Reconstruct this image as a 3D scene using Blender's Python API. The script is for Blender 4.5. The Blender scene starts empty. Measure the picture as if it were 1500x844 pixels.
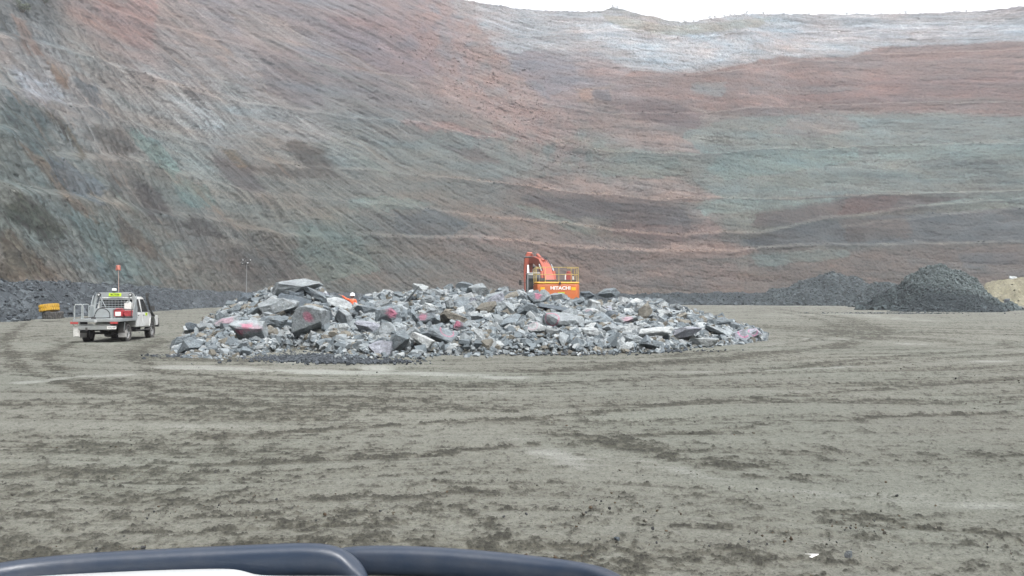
import bpy, bmesh, math, random
import numpy as np
from mathutils import Vector, Matrix, Euler, noise as mnoise
from mathutils.bvhtree import BVHTree

S = bpy.context.scene
COL = S.collection
R = math.radians
random.seed(7)

# ------------------------------------------------------------------ camera, sky, sun, exposure
F = 1177.0            # focal length in photo pixels (1500 wide)
HOR = 438.0           # horizon row
CAMH = 1.75
cam = bpy.data.objects.new('camera', bpy.data.cameras.new('camera'))
COL.objects.link(cam)
cam.location = (0, 0, CAMH)
cam.rotation_euler = (R(90) + math.atan((HOR - 422) / F), 0, 0)
cam.data.sensor_width = 36
cam.data.lens = F / 1500 * 36
cam.data.clip_start = 0.05
cam.data.clip_end = 3000
S.camera = cam

SUN_EL, SUN_AZ = 58, 150       # degrees; azimuth clockwise from +Y (behind the camera, to the right)
w = bpy.data.worlds.new('World'); S.world = w; w.use_nodes = True
nt = w.node_tree
for n in list(nt.nodes): nt.nodes.remove(n)
sky = nt.nodes.new('ShaderNodeTexSky'); sky.sky_type = 'NISHITA'; sky.sun_disc = False
sky.sun_elevation = R(SUN_EL); sky.sun_rotation = R(SUN_AZ)
sky.air_density = 1.0; sky.dust_density = 4.0
hs = nt.nodes.new('ShaderNodeHueSaturation'); hs.inputs['Saturation'].default_value = 0.15
bg = nt.nodes.new('ShaderNodeBackground'); bg.inputs['Strength'].default_value = 0.15
wo = nt.nodes.new('ShaderNodeOutputWorld')
nt.links.new(sky.outputs[0], hs.inputs['Color']); nt.links.new(hs.outputs[0], bg.inputs[0]); nt.links.new(bg.outputs[0], wo.inputs[0])
sl = bpy.data.lights.new('sun', 'SUN'); sl.energy = 0.65; sl.angle = R(18); sl.color = (1.0, 0.97, 0.93)
sun = bpy.data.objects.new('sun', sl); COL.objects.link(sun)
sun.rotation_euler = Vector((-math.sin(R(SUN_AZ)) * math.cos(R(SUN_EL)), -math.cos(R(SUN_AZ)) * math.cos(R(SUN_EL)), -math.sin(R(SUN_EL)))).to_track_quat('-Z', 'Y').to_euler()
S.view_settings.view_transform = 'Standard'
S.view_settings.look = 'None'
S.view_settings.exposure = 1.65
S.view_settings.gamma = 1
S.cycles.max_bounces = 6
S.cycles.diffuse_bounces = 3
S.cycles.volume_bounces = 0
S.cycles.use_denoising = True

# ------------------------------------------------------------------ helpers
def lin(c):
    c = np.asarray(c, float) / 255.0
    return np.where(c <= 0.04045, c / 12.92, ((c + 0.055) / 1.055) ** 2.4)

def at(px, py, d):
    """photo pixel + depth -> world"""
    return Vector(((px - 750) / F * d, d, CAMH - (py - HOR) / F * d))

def sstep(x, a, b):
    t = np.clip((np.asarray(x, float) - a) / (b - a), 0, 1)
    return t * t * (3 - 2 * t)

_G = {}
def pn(x, y, seed=0):
    if seed not in _G:
        a = np.random.RandomState(seed + 11).rand(256, 256) * 2 * np.pi
        _G[seed] = (np.cos(a), np.sin(a))
    gx, gy = _G[seed]
    x = np.asarray(x, float); y = np.asarray(y, float)
    xi = np.floor(x).astype(np.int64); yi = np.floor(y).astype(np.int64)
    xf = x - xi; yf = y - yi
    u = xf * xf * xf * (xf * (xf * 6 - 15) + 10); v = yf * yf * yf * (yf * (yf * 6 - 15) + 10)
    def g(i, j):
        a = (xi + i) & 255; b = (yi + j) & 255
        return gx[a, b] * (xf - i) + gy[a, b] * (yf - j)
    n0 = g(0, 0) * (1 - u) + g(1, 0) * u
    n1 = g(0, 1) * (1 - u) + g(1, 1) * u
    return (n0 * (1 - v) + n1 * v) * 1.45

def fbm(x, y, seed=0, octv=4, gain=0.5):
    s = 0; a = 1.0; t = 0
    for i in range(octv):
        s = s + a * pn(x * 2 ** i + 13.7 * i, y * 2 ** i - 7.1 * i, seed + i); t += a; a *= gain
    return s / t * 1.5

def link_mesh(name, me, mats, parent=None, smooth=False):
    o = bpy.data.objects.new(name, me); COL.objects.link(o)
    for m in (mats if isinstance(mats, (list, tuple)) else [mats]):
        if m: me.materials.append(m)
    if parent: o.parent = parent
    if smooth: me.polygons.foreach_set('use_smooth', np.ones(len(me.polygons), bool))
    return o

def np_mesh(name, V, Fc, mats, cols=None, smooth=True, parent=None, mi=None):
    """V (n,3), Fc (m,k) uniform polygons, optional per-vertex linear colour"""
    me = bpy.data.meshes.new(name)
    V = np.ascontiguousarray(V, np.float32); Fc = np.ascontiguousarray(Fc, np.int32)
    me.vertices.add(len(V)); me.vertices.foreach_set('co', V.ravel())
    k = Fc.shape[1]
    me.loops.add(Fc.size); me.loops.foreach_set('vertex_index', Fc.ravel())
    me.polygons.add(len(Fc)); me.polygons.foreach_set('loop_start', np.arange(0, Fc.size, k, dtype=np.int32))
    me.update(calc_edges=True)
    me.polygons.foreach_set('use_smooth', np.full(len(Fc), smooth))
    if mi is not None: me.polygons.foreach_set('material_index', np.asarray(mi, np.int32))
    if cols is not None:
        a = me.color_attributes.new('Col', 'FLOAT_COLOR', 'POINT')
        c = np.ones((len(V), 4), np.float32); c[:, :3] = cols
        a.data.foreach_set('color', c.ravel())
    return link_mesh(name, me, mats, parent)

def grid_faces(nr, nc, wrap=False):
    i = np.arange(nr - 1)[:, None]; j = np.arange(nc if wrap else nc - 1)[None, :]
    a = i * nc + j; b = i * nc + (j + 1) % nc
    return np.stack([a, b, b + nc, a + nc], -1).reshape(-1, 4)

def tag(o, label=None, cat=None, group=None, kind=None):
    if label: o['label'] = label
    if cat: o['category'] = cat
    if group: o['group'] = group
    if kind: o['kind'] = kind
    return o

def empty(name, loc, rz=0):
    o = bpy.data.objects.new(name, None); COL.objects.link(o)
    o.location = loc; o.rotation_euler = (0, 0, rz); o.empty_display_size = 0.2
    return o

# --- small mesh builder
class MB:
    def __init__(s): s.bm = bmesh.new()
    def box(s, c, size, rot=(0, 0, 0), taper=1.0):
        M = Matrix.Translation(c) @ Euler(rot).to_matrix().to_4x4() @ Matrix.Diagonal((*size, 1))
        r = bmesh.ops.create_cube(s.bm, size=1)
        for v in r['verts']:
            if taper != 1.0 and v.co.z > 0: v.co.x *= taper; v.co.y *= taper
            v.co = M @ v.co
        return s
    def rod(s, a, b, r, seg=10, r2=None):
        a = Vector(a); b = Vector(b); d = b - a
        q = d.to_track_quat('Z', 'Y').to_matrix().to_4x4()
        M = Matrix.Translation((a + b) / 2) @ q
        bmesh.ops.create_cone(s.bm, cap_ends=True, segments=seg, radius1=r, radius2=r if r2 is None else r2, depth=d.length, matrix=M)
        return s
    def path(s, pts, r, seg=8, closed=False, ry=None):
        pts = [Vector(p) for p in pts]; n = len(pts); rings = []
        up = Vector((0, 0, 1))
        for i, p in enumerate(pts):
            if closed: t = pts[(i + 1) % n] - pts[i - 1]
            else: t = pts[min(i + 1, n - 1)] - pts[max(i - 1, 0)]
            t.normalize()
            u = up if abs(t.dot(up)) < 0.95 else Vector((0, 1, 0))
            a = t.cross(u).normalized(); b = a.cross(t).normalized()
            rr = r[i] if isinstance(r, (list, tuple)) else r
            rb = rr if ry is None else ry
            rings.append([s.bm.verts.new(p + a * rr * math.cos(2 * math.pi * k / seg) + b * rb * math.sin(2 * math.pi * k / seg)) for k in range(seg)])
        m = n if closed else n - 1
        for i in range(m):
            A = rings[i]; B = rings[(i + 1) % n]
            for k in range(seg): s.bm.faces.new((A[k], A[(k + 1) % seg], B[(k + 1) % seg], B[k]))
        if not closed:
            s.bm.faces.new(rings[0][::-1]); s.bm.faces.new(rings[-1])
        return s
    def lathe(s, prof, c=(0, 0, 0), axis='X', seg=32):
        """prof: list of (radius, offset along axis); closed ring profile"""
        rings = []
        for k in range(seg):
            a = 2 * math.pi * k / seg; ring = []
            for r, o in prof:
                u, v = r * math.cos(a), r * math.sin(a)
                p = {'X': (o, u, v), 'Y': (u, o, v), 'Z': (u, v, o)}[axis]
                ring.append(s.bm.verts.new(Vector(p) + Vector(c)))
            rings.append(ring)
        n = len(prof)
        for k in range(seg):
            A = rings[k]; B = rings[(k + 1) % seg]
            for i in range(n): s.bm.faces.new((A[i], A[(i + 1) % n], B[(i + 1) % n], B[i]))
        return s
    def prism(s, poly, x0, x1, axis='X', inset=None):
        """polygon in the other two axes, extruded; inset(v)->dx for tumblehome"""
        def P(u, v, x):
            return {'X': (x, u, v), 'Y': (u, x, v), 'Z': (u, v, x)}[axis]
        A = []; B = []
        for u, v in poly:
            d = inset(v) if inset else 0
            A.append(s.bm.verts.new(P(u, v, x0 + d))); B.append(s.bm.verts.new(P(u, v, x1 - d)))
        n = len(poly)
        s.bm.faces.new(A); s.bm.faces.new(B[::-1])
        for i in range(n): s.bm.faces.new((A[i], B[i], B[(i + 1) % n], A[(i + 1) % n]))
        return s
    def build(s, name, m, parent=None, bevel=0, smooth=False, seg=2):
        bmesh.ops.recalc_face_normals(s.bm, faces=s.bm.faces)
        me = bpy.data.meshes.new(name); s.bm.to_mesh(me); s.bm.free()
        o = link_mesh(name, me, m, parent)
        if smooth or bevel:
            me.polygons.foreach_set('use_smooth', np.ones(len(me.polygons), bool))
            me.set_sharp_from_angle(angle=R(40))
        if bevel:
            b = o.modifiers.new('bevel', 'BEVEL'); b.width = bevel; b.segments = seg; b.limit_method = 'ANGLE'; b.angle_limit = R(35)
            b.harden_normals = False
        return o

def text_mesh(name, txt, size, m, parent, M, depth=0.004, bold=0.0, sx=1.0):
    cu = bpy.data.curves.new(name, 'FONT'); cu.body = txt; cu.size = size; cu.extrude = depth
    cu.align_x = 'CENTER'; cu.align_y = 'CENTER'; cu.offset = bold; cu.resolution_u = 3
    t = bpy.data.objects.new(name + '_src', cu); COL.objects.link(t)
    bpy.context.view_layer.update()
    me = bpy.data.meshes.new_from_object(t)
    bpy.data.objects.remove(t)
    me.transform(M @ Matrix.Diagonal((sx, 1, 1, 1)))
    me.name = name
    return link_mesh(name, me, m, parent)

# --- materials
def mat(name, col, rough=0.6, metal=0.0, dirt=0.0, dirtcol=(0.2, 0.19, 0.17), scale=6.0, bump=0.0, bscale=40.0, coat=0.0, vary=0.0, emis=None):
    m = bpy.data.materials.new(name); m.use_nodes = True
    t = m.node_tree; b = t.nodes['Principled BSDF']
    b.inputs['Roughness'].default_value = rough; b.inputs['Metallic'].default_value = metal
    b.inputs['Coat Weight'].default_value = coat
    tc = t.nodes.new('ShaderNodeTexCoord')
    nz = t.nodes.new('ShaderNodeTexNoise'); nz.inputs['Scale'].default_value = scale; nz.inputs['Detail'].default_value = 6; nz.inputs['Roughness'].default_value = 0.65
    t.links.new(tc.outputs['Object'], nz.inputs['Vector'])
    mr = t.nodes.new('ShaderNodeMapRange'); mr.inputs['From Min'].default_value = 0.4; mr.inputs['From Max'].default_value = 0.72
    mr.inputs['To Max'].default_value = dirt; t.links.new(nz.outputs['Fac'], mr.inputs['Value'])
    mx = t.nodes.new('ShaderNodeMix'); mx.data_type = 'RGBA'
    mx.inputs['A'].default_value = (*col, 1); mx.inputs['B'].default_value = (*dirtcol, 1)
    t.links.new(mr.outputs[0], mx.inputs['Factor']); t.links.new(mx.outputs['Result'], b.inputs['Base Color'])
    if bump:
        n2 = t.nodes.new('ShaderNodeTexNoise'); n2.inputs['Scale'].default_value = bscale; n2.inputs['Detail'].default_value = 4
        t.links.new(tc.outputs['Object'], n2.inputs['Vector'])
        bp = t.nodes.new('ShaderNodeBump'); bp.inputs['Strength'].default_value = bump; bp.inputs['Distance'].default_value = 0.02
        t.links.new(n2.outputs['Fac'], bp.inputs['Height']); t.links.new(bp.outputs[0], b.inputs['Normal'])
    return m

def attr_mat(name, scales=(1.5, 9.0), amp=(0.25, 0.2), bump=0.6, bdist=0.1, rough=0.95, bscale=None, voro=None, specks=None):
    """colour from the mesh's own 'Col' attribute, broken up by isotropic rock grain"""
    m = bpy.data.materials.new(name); m.use_nodes = True
    t = m.node_tree; b = t.nodes['Principled BSDF']
    b.inputs['Roughness'].default_value = rough; b.inputs['Specular IOR Level'].default_value = 0.2
    at_ = t.nodes.new('ShaderNodeAttribute'); at_.attribute_name = 'Col'
    tc = t.nodes.new('ShaderNodeTexCoord')
    prev = at_.outputs['Color']; hsum = None
    for sc, am in zip(scales, amp):
        nz = t.nodes.new('ShaderNodeTexNoise'); nz.inputs['Scale'].default_value = sc; nz.inputs['Detail'].default_value = 5; nz.inputs['Roughness'].default_value = 0.7
        t.links.new(tc.outputs['Object'], nz.inputs['Vector'])
        mr = t.nodes.new('ShaderNodeMapRange'); mr.inputs['From Min'].default_value = 0.28; mr.inputs['From Max'].default_value = 0.72
        mr.inputs['To Min'].default_value = 1 - am; mr.inputs['To Max'].default_value = 1 + am
        t.links.new(nz.outputs['Fac'], mr.inputs['Value'])
        vm = t.nodes.new('ShaderNodeVectorMath'); vm.operation = 'SCALE'
        t.links.new(prev, vm.inputs[0]); t.links.new(mr.outputs[0], vm.inputs['Scale']); prev = vm.outputs[0]
        hsum = nz.outputs['Fac']
    if voro:
        vo = t.nodes.new('ShaderNodeTexVoronoi'); vo.inputs['Scale'].default_value = voro; t.links.new(tc.outputs['Object'], vo.inputs['Vector'])
        mr = t.nodes.new('ShaderNodeMapRange'); mr.inputs['To Min'].default_value = 0.72; mr.inputs['To Max'].default_value = 1.25
        t.links.new(vo.outputs['Color'], mr.inputs['Value'])
        vm = t.nodes.new('ShaderNodeVectorMath'); vm.operation = 'SCALE'
        t.links.new(prev, vm.inputs[0]); t.links.new(mr.outputs[0], vm.inputs['Scale']); prev = vm.outputs[0]
    for (sc, thr, am) in (specks or []):
        nz = t.nodes.new('ShaderNodeTexNoise'); nz.inputs['Scale'].default_value = sc; nz.inputs['Detail'].default_value = 4; nz.inputs['Roughness'].default_value = 0.75
        t.links.new(tc.outputs['Object'], nz.inputs['Vector'])
        mr = t.nodes.new('ShaderNodeMapRange'); mr.inputs['From Min'].default_value = thr; mr.inputs['From Max'].default_value = thr + .06
        mr.inputs['To Min'].default_value = 1; mr.inputs['To Max'].default_value = am
        t.links.new(nz.outputs['Fac'], mr.inputs['Value'])
        vm = t.nodes.new('ShaderNodeVectorMath'); vm.operation = 'SCALE'
        t.links.new(prev, vm.inputs[0]); t.links.new(mr.outputs[0], vm.inputs['Scale']); prev = vm.outputs[0]
    t.links.new(prev, b.inputs['Base Color'])
    bp = t.nodes.new('ShaderNodeBump'); bp.inputs['Strength'].default_value = bump; bp.inputs['Distance'].default_value = bdist
    t.links.new(hsum, bp.inputs['Height']); t.links.new(bp.outputs[0], b.inputs['Normal'])
    return m

# ------------------------------------------------------------------ ground (one sheet)
C0 = (-1.0, 36.0)
GK = np.array((0.392, 0.410, 0.410))
def seg_dist(x, y, a, b):
    ax, ay = a; bx, by = b
    dx, dy = bx - ax, by - ay
    t = np.clip(((x - ax) * dx + (y - ay) * dy) / (dx * dx + dy * dy), 0, 1)
    return np.hypot(x - ax - t * dx, y - ay - t * dy)

def gp(px, py):
    d = CAMH * F / (py - HOR); return ((px - 750) / F * d, d)

def build_ground():
    dense = np.linspace(-R(37), R(37), 1250)
    rest = np.linspace(R(37), R(323), 90)[1:-1]
    az = np.concatenate([dense, rest])
    r = np.concatenate([np.linspace(0.3, 4.4, 12), 1 / np.linspace(1 / 4.6, 1 / 26, 520), 1 / np.linspace(1 / 26.2, 1 / 75, 150)[1:], 1 / np.linspace(1 / 75, 1 / 430, 70)[1:]])
    A, Rr = np.meshgrid(az, r)
    X = Rr * np.sin(A); Y = Rr * np.cos(A)
    # tracks sweep round the rock heap
    ex, ey = (X - C0[0]) / 1.9, (Y - C0[1])
    rho = np.hypot(ex, ey) + 1.2 * fbm(X / 14, Y / 14, 3, 3); th = np.arctan2(ex, -ey)
    lod = np.clip(14 / Rr, 0.0, 1)
    n_big = fbm(X / 9, Y / 9, 5, 4)
    streak = fbm(rho / 1.1, th * 1.5 + 2, 20, 5, 0.66)
    streak2 = fbm(rho / 0.30, th * 4, 30, 4, 0.65)
    patch = fbm(X / 2.3, Y / 1.9, 40, 5, 0.6)
    crumb = fbm(X / 0.30, Y / 0.26, 50, 5, 0.68)
    fine = fbm(X / 0.055, Y / 0.05, 60, 3, 0.6)
    rut = np.exp(-(fbm(rho / 1.6, th * .9, 35, 3) / .07) ** 2) + .7 * np.exp(-(fbm(rho / .9 + 5, th * 1.4, 37, 3) / .07) ** 2)
    dark = 0.85 * streak + 0.40 * streak2 + 0.20 * patch + 0.30 * rut * sstep(patch + crumb, -.9, .3) + 0.3 * n_big
    # named mud strips and clean dusty strips seen in the picture
    D = np.zeros_like(X)
    for pts, wd, am in [([(830, 638), (930, 652), (1010, 672), (1100, 682)], .28, 1.5), ([(960, 662), (1060, 690), (1230, 705)], .30, 0.8),
                        ([(1230, 748), (1330, 760), (1450, 772)], .13, 1.5), ([(1110, 478), (1190, 482), (1290, 492)], 1.6, 0.9),
                        ([(1230, 470), (1290, 488), (1400, 487)], 1.0, 0.8), ([(750, 556), (1000, 548), (1500, 520)], .5, .5),
                        ([(0, 590), (300, 600), (700, 640)], .4, .45), ([(1000, 690), (1260, 640), (1500, 650)], .3, .35), ([(420, 770), (640, 720), (880, 800)], .5, .4),
                        ([(0, 545), (200, 560), (500, 570), (900, 560)], .5, .55), ([(280, 505), (330, 520), (400, 545)], .7, .5),
                        ([(40, 472), (5, 500), (30, 540), (150, 575), (420, 598), (760, 600)], .26, 1.4), ([(110, 500), (60, 525), (120, 556), (330, 580), (620, 586)], .26, 1.3), ([(235, 500), (190, 520), (230, 545), (420, 562), (800, 566)], .3, 1.2),
                        ([(1130, 452), (1240, 466), (1300, 486), (1220, 508), (1040, 528), (780, 545)], .6, 1.4), ([(1150, 458), (1210, 470), (1240, 486), (1150, 506), (980, 522)], .45, 1.2), ([(1500, 508), (1260, 528), (1000, 552), (700, 566)], .28, 1.3), ([(1500, 552), (1150, 580), (760, 612), (300, 640)], .2, 1.2), ([(1500, 600), (1100, 625), (600, 668), (100, 690)], .16, 1.1)]:
        q = [gp(*p) for p in pts]
        d = np.min([seg_dist(X, Y, q[i], q[i + 1]) for i in range(len(q) - 1)], axis=0)
        D = np.maximum(D, am * np.exp(-(d / wd) ** 2) * np.clip(1.0 + 1.2 * crumb + 0.6 * patch, 0, 1.6))
    L = np.zeros_like(X)
    for pts, wd, am in [([(250, 537), (400, 542), (600, 545), (760, 553)], .55, 1.4), ([(430, 530), (470, 512), (560, 540)], .5, 1.0),
                        ([(1100, 512), (1200, 494), (1500, 516)], .8, .7), ([(1130, 462), (1250, 460), (1350, 470)], 2.5, .8),
                        ([(900, 668), (1050, 700), (1240, 722), (1500, 740)], .35, .7), ([(1440, 443), (1500, 443)], 20, 1.4), ([(40, 560), (110, 552), (180, 550)], .35, 1.3), ([(1000, 545), (1500, 527)], .4, .9),
                        ([(700, 575), (1100, 572), (1500, 585)], .4, .5), ([(0, 620), (400, 625), (800, 600)], .35, .5), ([(600, 620), (760, 650), (900, 690)], .5, .7)]:
        q = [gp(*p) for p in pts]
        d = np.min([seg_dist(X, Y, q[i], q[i + 1]) for i in range(len(q) - 1)], axis=0)
        L = np.maximum(L, am * np.exp(-(d / wd) ** 2) * np.clip(1.0 + 0.9 * patch + 0.6 * streak2, 0, 1.5))
    mask = sstep(dark + 0.62 * D - 0.75 * L + 0.45 * crumb + .35 * fbm(X / .1, Y / .09, 55, 3, .7), -0.5, 0.95)
    spots = sstep(crumb + 0.35 * fine + 0.55 * (mask - 0.35), 0.22, 0.62)
    spots2 = sstep(fbm(X / 0.08, Y / 0.06, 70, 4, .7) + 0.35 * (mask - .3), 0.30, 0.44)
    Z = 0.05 * fbm(X / 7, Y / 7, 80, 3) - 0.012 * streak - 0.018 * streak2 * lod - 0.018 * rut
    Z = Z + lod * (0.007 * crumb + 0.012 * spots * (0.6 + fine) + 0.005 * spots2 + 0.004 * fine)
    Z = Z - 0.05 * sstep(Rr, 10, 3)
    # colour
    light = np.array(lin((172, 170, 160))); mid = np.array(lin((146, 142, 131))); brown = np.array(lin((118, 114, 103))); dk = np.array(lin((90, 88, 82)))
    white = np.array(lin((205, 203, 196)))
    m = mask[..., None]
    col = light * (1 - m) + mid * m
    m2 = sstep(mask + .25 * crumb, .5, 1.05)[..., None] * .70
    col = col * (1 - m2) + brown * m2
    wl = (sstep(L + 0.5 * patch - 0.35 * mask, .62, 1.25) * .8)[..., None]
    col = col * (1 - wl) + white * wl
    sp = (np.clip(spots * (.16 + .34 * mask) + spots2 * (.30 + .34 * mask) + .30 * sstep(fine + .5 * crumb, .25, .6), 0, 1) * (1 - .6 * wl[..., 0]))[..., None]
    col = col * (1 - sp) + dk * sp
    col = col * (1 + 0.13 * n_big + 0.10 * fine + 0.06 * streak2)[..., None]
    grn = sstep(fbm(X / 5, Y / 5, 90, 3), -.1, .5)[..., None] * .35
    col = col * (1 - grn) + col * np.array((.95, 1.01, 1.0)) * grn
    col = np.clip(col, 0.02, .8) * GK
    V = np.stack([X, Y, Z], -1).reshape(-1, 3)
    nr, nc = X.shape
    Fc = grid_faces(nr, nc, True)
    V = np.vstack([V, [[0, 0, 0]]]); C = np.vstack([col.reshape(-1, 3), [light]])
    k = len(V) - 1
    j = np.arange(nc)
    cap = np.stack([np.full(nc, k), j, (j + 1) % nc, (j + 1) % nc], -1)[:, :3]
    me_f = np.vstack([Fc[:, ::-1]])
    gm = attr_mat('ground_dirt', (18.0, 70.0), (0.18, 0.22), 0.8, 0.02, 0.97, specks=[(9, .585, .70), (22, .565, .58), (45, .575, .6), (4, .62, .8), (16, .40, 1.0)])
    o = np_mesh('ground', V, me_f, gm, C)
    return tag(o, kind='structure')
build_ground()
# ------------------------------------------------------------------ pit wall (terrain)
WALLPTS = [(-30, -55), (-43, -10), (-43, 38), (-47, 60), (-52, 84), (-61, 125), (-67, 152), (-70, 180), (-64, 212), (-46, 236), (-18, 248), (20, 254), (60, 254), (110, 253),
           (165, 255), (215, 240), (250, 190), (255, 100), (225, 10), (140, -70), (40, -95)]
def wall_curve(azq):
    P = np.array(WALLPTS, float); n = len(P); out = []
    for i in range(n):
        p0, p1, p2, p3 = P[i - 1], P[i], P[(i + 1) % n], P[(i + 2) % n]
        t = np.linspace(0, 1, 40, endpoint=False)[:, None]
        out.append(0.5 * ((2 * p1) + (-p0 + p2) * t + (2 * p0 - 5 * p1 + 4 * p2 - p3) * t ** 2 + (-p0 + 3 * p1 - 3 * p2 + p3) * t ** 3))
    Q = np.vstack(out); a = np.arctan2(Q[:, 0], Q[:, 1]); o = np.argsort(a); a = a[o]; rr = np.hypot(Q[o, 0], Q[o, 1])
    a3 = np.concatenate([a - 2 * np.pi, a, a + 2 * np.pi]); r3 = np.tile(rr, 3)
    return np.interp(azq, a3, r3)

# photo-read rock colours of the face (px, py, rgb); they are looked up once, where each spot lies on the face
WC = """0 20 104 110 112;45 12 88 96 98;0 75 150 140 138;60 60 150 145 145;90 120 158 153 155;20 150 140 145 148;60 190 128 138 138;20 230 120 132 130;0 300 122 130 125;90 260 120 130 128;40 340 128 134 128;10 400 140 122 108;60 410 138 122 112;120 400 128 134 132
150 30 155 120 112;200 60 160 128 120;120 90 150 138 130;190 120 150 142 138;160 200 148 142 138;130 280 136 130 120;200 220 140 136 132;220 290 108 100 96;230 270 120 130 124;180 350 124 134 128;240 350 124 128 122;230 400 122 122 116;300 400 122 116 106;150 330 118 128 124
250 40 152 128 122;300 60 148 130 128;280 110 152 140 138;260 160 158 154 152;300 180 150 150 150;290 240 142 148 144;270 290 128 138 132;330 340 124 122 116;300 320 120 112 106;290 350 104 104 104;350 300 128 130 122;340 250 118 106 96;370 400 116 110 102;400 380 112 110 102
350 20 150 135 138;400 50 140 124 126;360 110 140 134 136;350 150 140 144 144;360 180 146 150 150;430 100 134 118 120;430 140 138 134 136;420 200 134 132 128;400 230 128 116 104;460 240 108 98 88;440 290 124 120 112;450 340 124 128 120;430 400 110 106 98
470 30 140 126 130;520 60 134 118 122;480 90 140 128 132;560 40 142 124 126;500 160 122 124 126;560 130 130 116 118;520 190 130 136 132;480 210 132 140 138;540 240 128 132 126;520 300 122 128 122;560 330 104 108 106;500 340 118 128 118;480 400 116 114 106;560 400 118 108 100
600 20 142 124 128;650 20 150 132 136;630 80 132 112 114;600 140 126 122 124;650 130 152 122 118;690 150 142 122 118;640 180 130 112 106;600 190 120 122 120;620 240 120 124 118;650 280 124 118 108;620 320 120 114 106;660 350 140 122 114;640 380 122 116 108;700 400 128 110 100;600 300 120 122 116
690 20 168 160 162;740 25 160 154 156;700 70 148 132 134;760 60 160 154 162;800 50 172 168 172;860 40 178 174 182;780 100 140 136 148;830 110 142 134 144;730 110 158 130 128;760 150 158 128 124;700 180 124 122 118;750 190 160 132 124;790 180 158 130 124;740 230 120 124 120;700 260 120 122 116;780 270 150 124 114;760 300 122 110 102;720 330 126 114 104;820 300 104 96 98;800 360 156 128 118;740 350 152 124 114;760 390 126 110 100;840 390 128 108 96
890 20 158 154 152;930 40 178 175 178;880 60 176 172 182;920 75 172 168 176;880 110 152 124 122;950 90 156 128 122;860 150 154 126 122;900 170 142 112 106;950 150 138 108 104;870 210 122 132 124;930 200 160 132 124;990 200 132 116 112;850 240 122 130 122;920 240 130 126 118;900 280 150 122 114;1000 280 158 130 120;960 300 112 94 90;900 310 104 92 90;880 335 128 124 112;950 340 118 96 90;1020 330 130 104 98;1060 360 152 126 118;950 365 146 116 106;900 370 150 120 110;900 400 128 112 98;980 410 132 112 100;1060 400 136 112 100
985 38 168 164 158;1000 55 182 180 184;1050 60 188 186 192;1000 90 186 184 190;1060 85 172 166 170;1060 115 154 122 114;1000 130 148 114 108;1100 40 186 184 190;1150 45 186 184 190;1180 75 178 174 182;1120 90 150 118 110;1200 100 152 118 110;1100 140 144 112 106;1200 130 146 110 104;1050 165 136 118 112;1150 165 144 116 112;1080 190 130 132 128;1180 190 134 134 128;1040 220 128 142 134;1100 215 134 150 142;1170 220 130 146 136;1060 260 120 134 126;1150 260 118 134 126;1050 290 124 140 132;1100 300 120 130 122;1150 300 110 108 102;1100 330 124 134 124;1180 340 92 100 98;1100 350 96 100 96;1080 375 128 128 118;1150 390 126 112 104;1200 390 128 120 112
1250 40 184 180 190;1300 50 176 172 178;1250 70 168 160 162;1220 90 158 126 118;1300 80 152 120 114;1260 120 146 110 102;1300 150 146 114 106;1250 165 142 118 112;1300 180 136 128 122;1250 195 130 140 132;1300 210 134 148 140;1220 240 118 136 128;1300 240 118 134 124;1260 270 112 128 118;1250 290 112 92 86;1300 300 114 98 88;1280 320 114 124 116;1220 330 96 102 98;1300 340 98 98 92;1250 360 130 128 118;1300 380 132 118 110;1350 385 122 108 102
1350 30 174 170 180;1400 45 176 170 178;1450 30 172 168 176;1400 70 154 124 120;1350 100 150 116 110;1450 90 148 114 108;1400 130 144 108 102;1480 120 142 108 102;1350 160 144 118 112;1450 160 144 124 118;1400 185 136 130 126;1350 200 134 134 128;1450 210 136 146 138;1390 235 122 136 126;1480 240 124 138 128;1400 265 116 130 120;1480 280 122 132 122;1350 290 116 106 98;1420 300 126 136 124;1400 330 114 116 108;1480 310 128 138 126;1480 340 98 104 98;1420 350 132 130 120;1460 375 102 96 94;1400 380 122 106 100;1480 395 104 100 104;1500 20 170 166 176;1500 60 150 126 124"""
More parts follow.
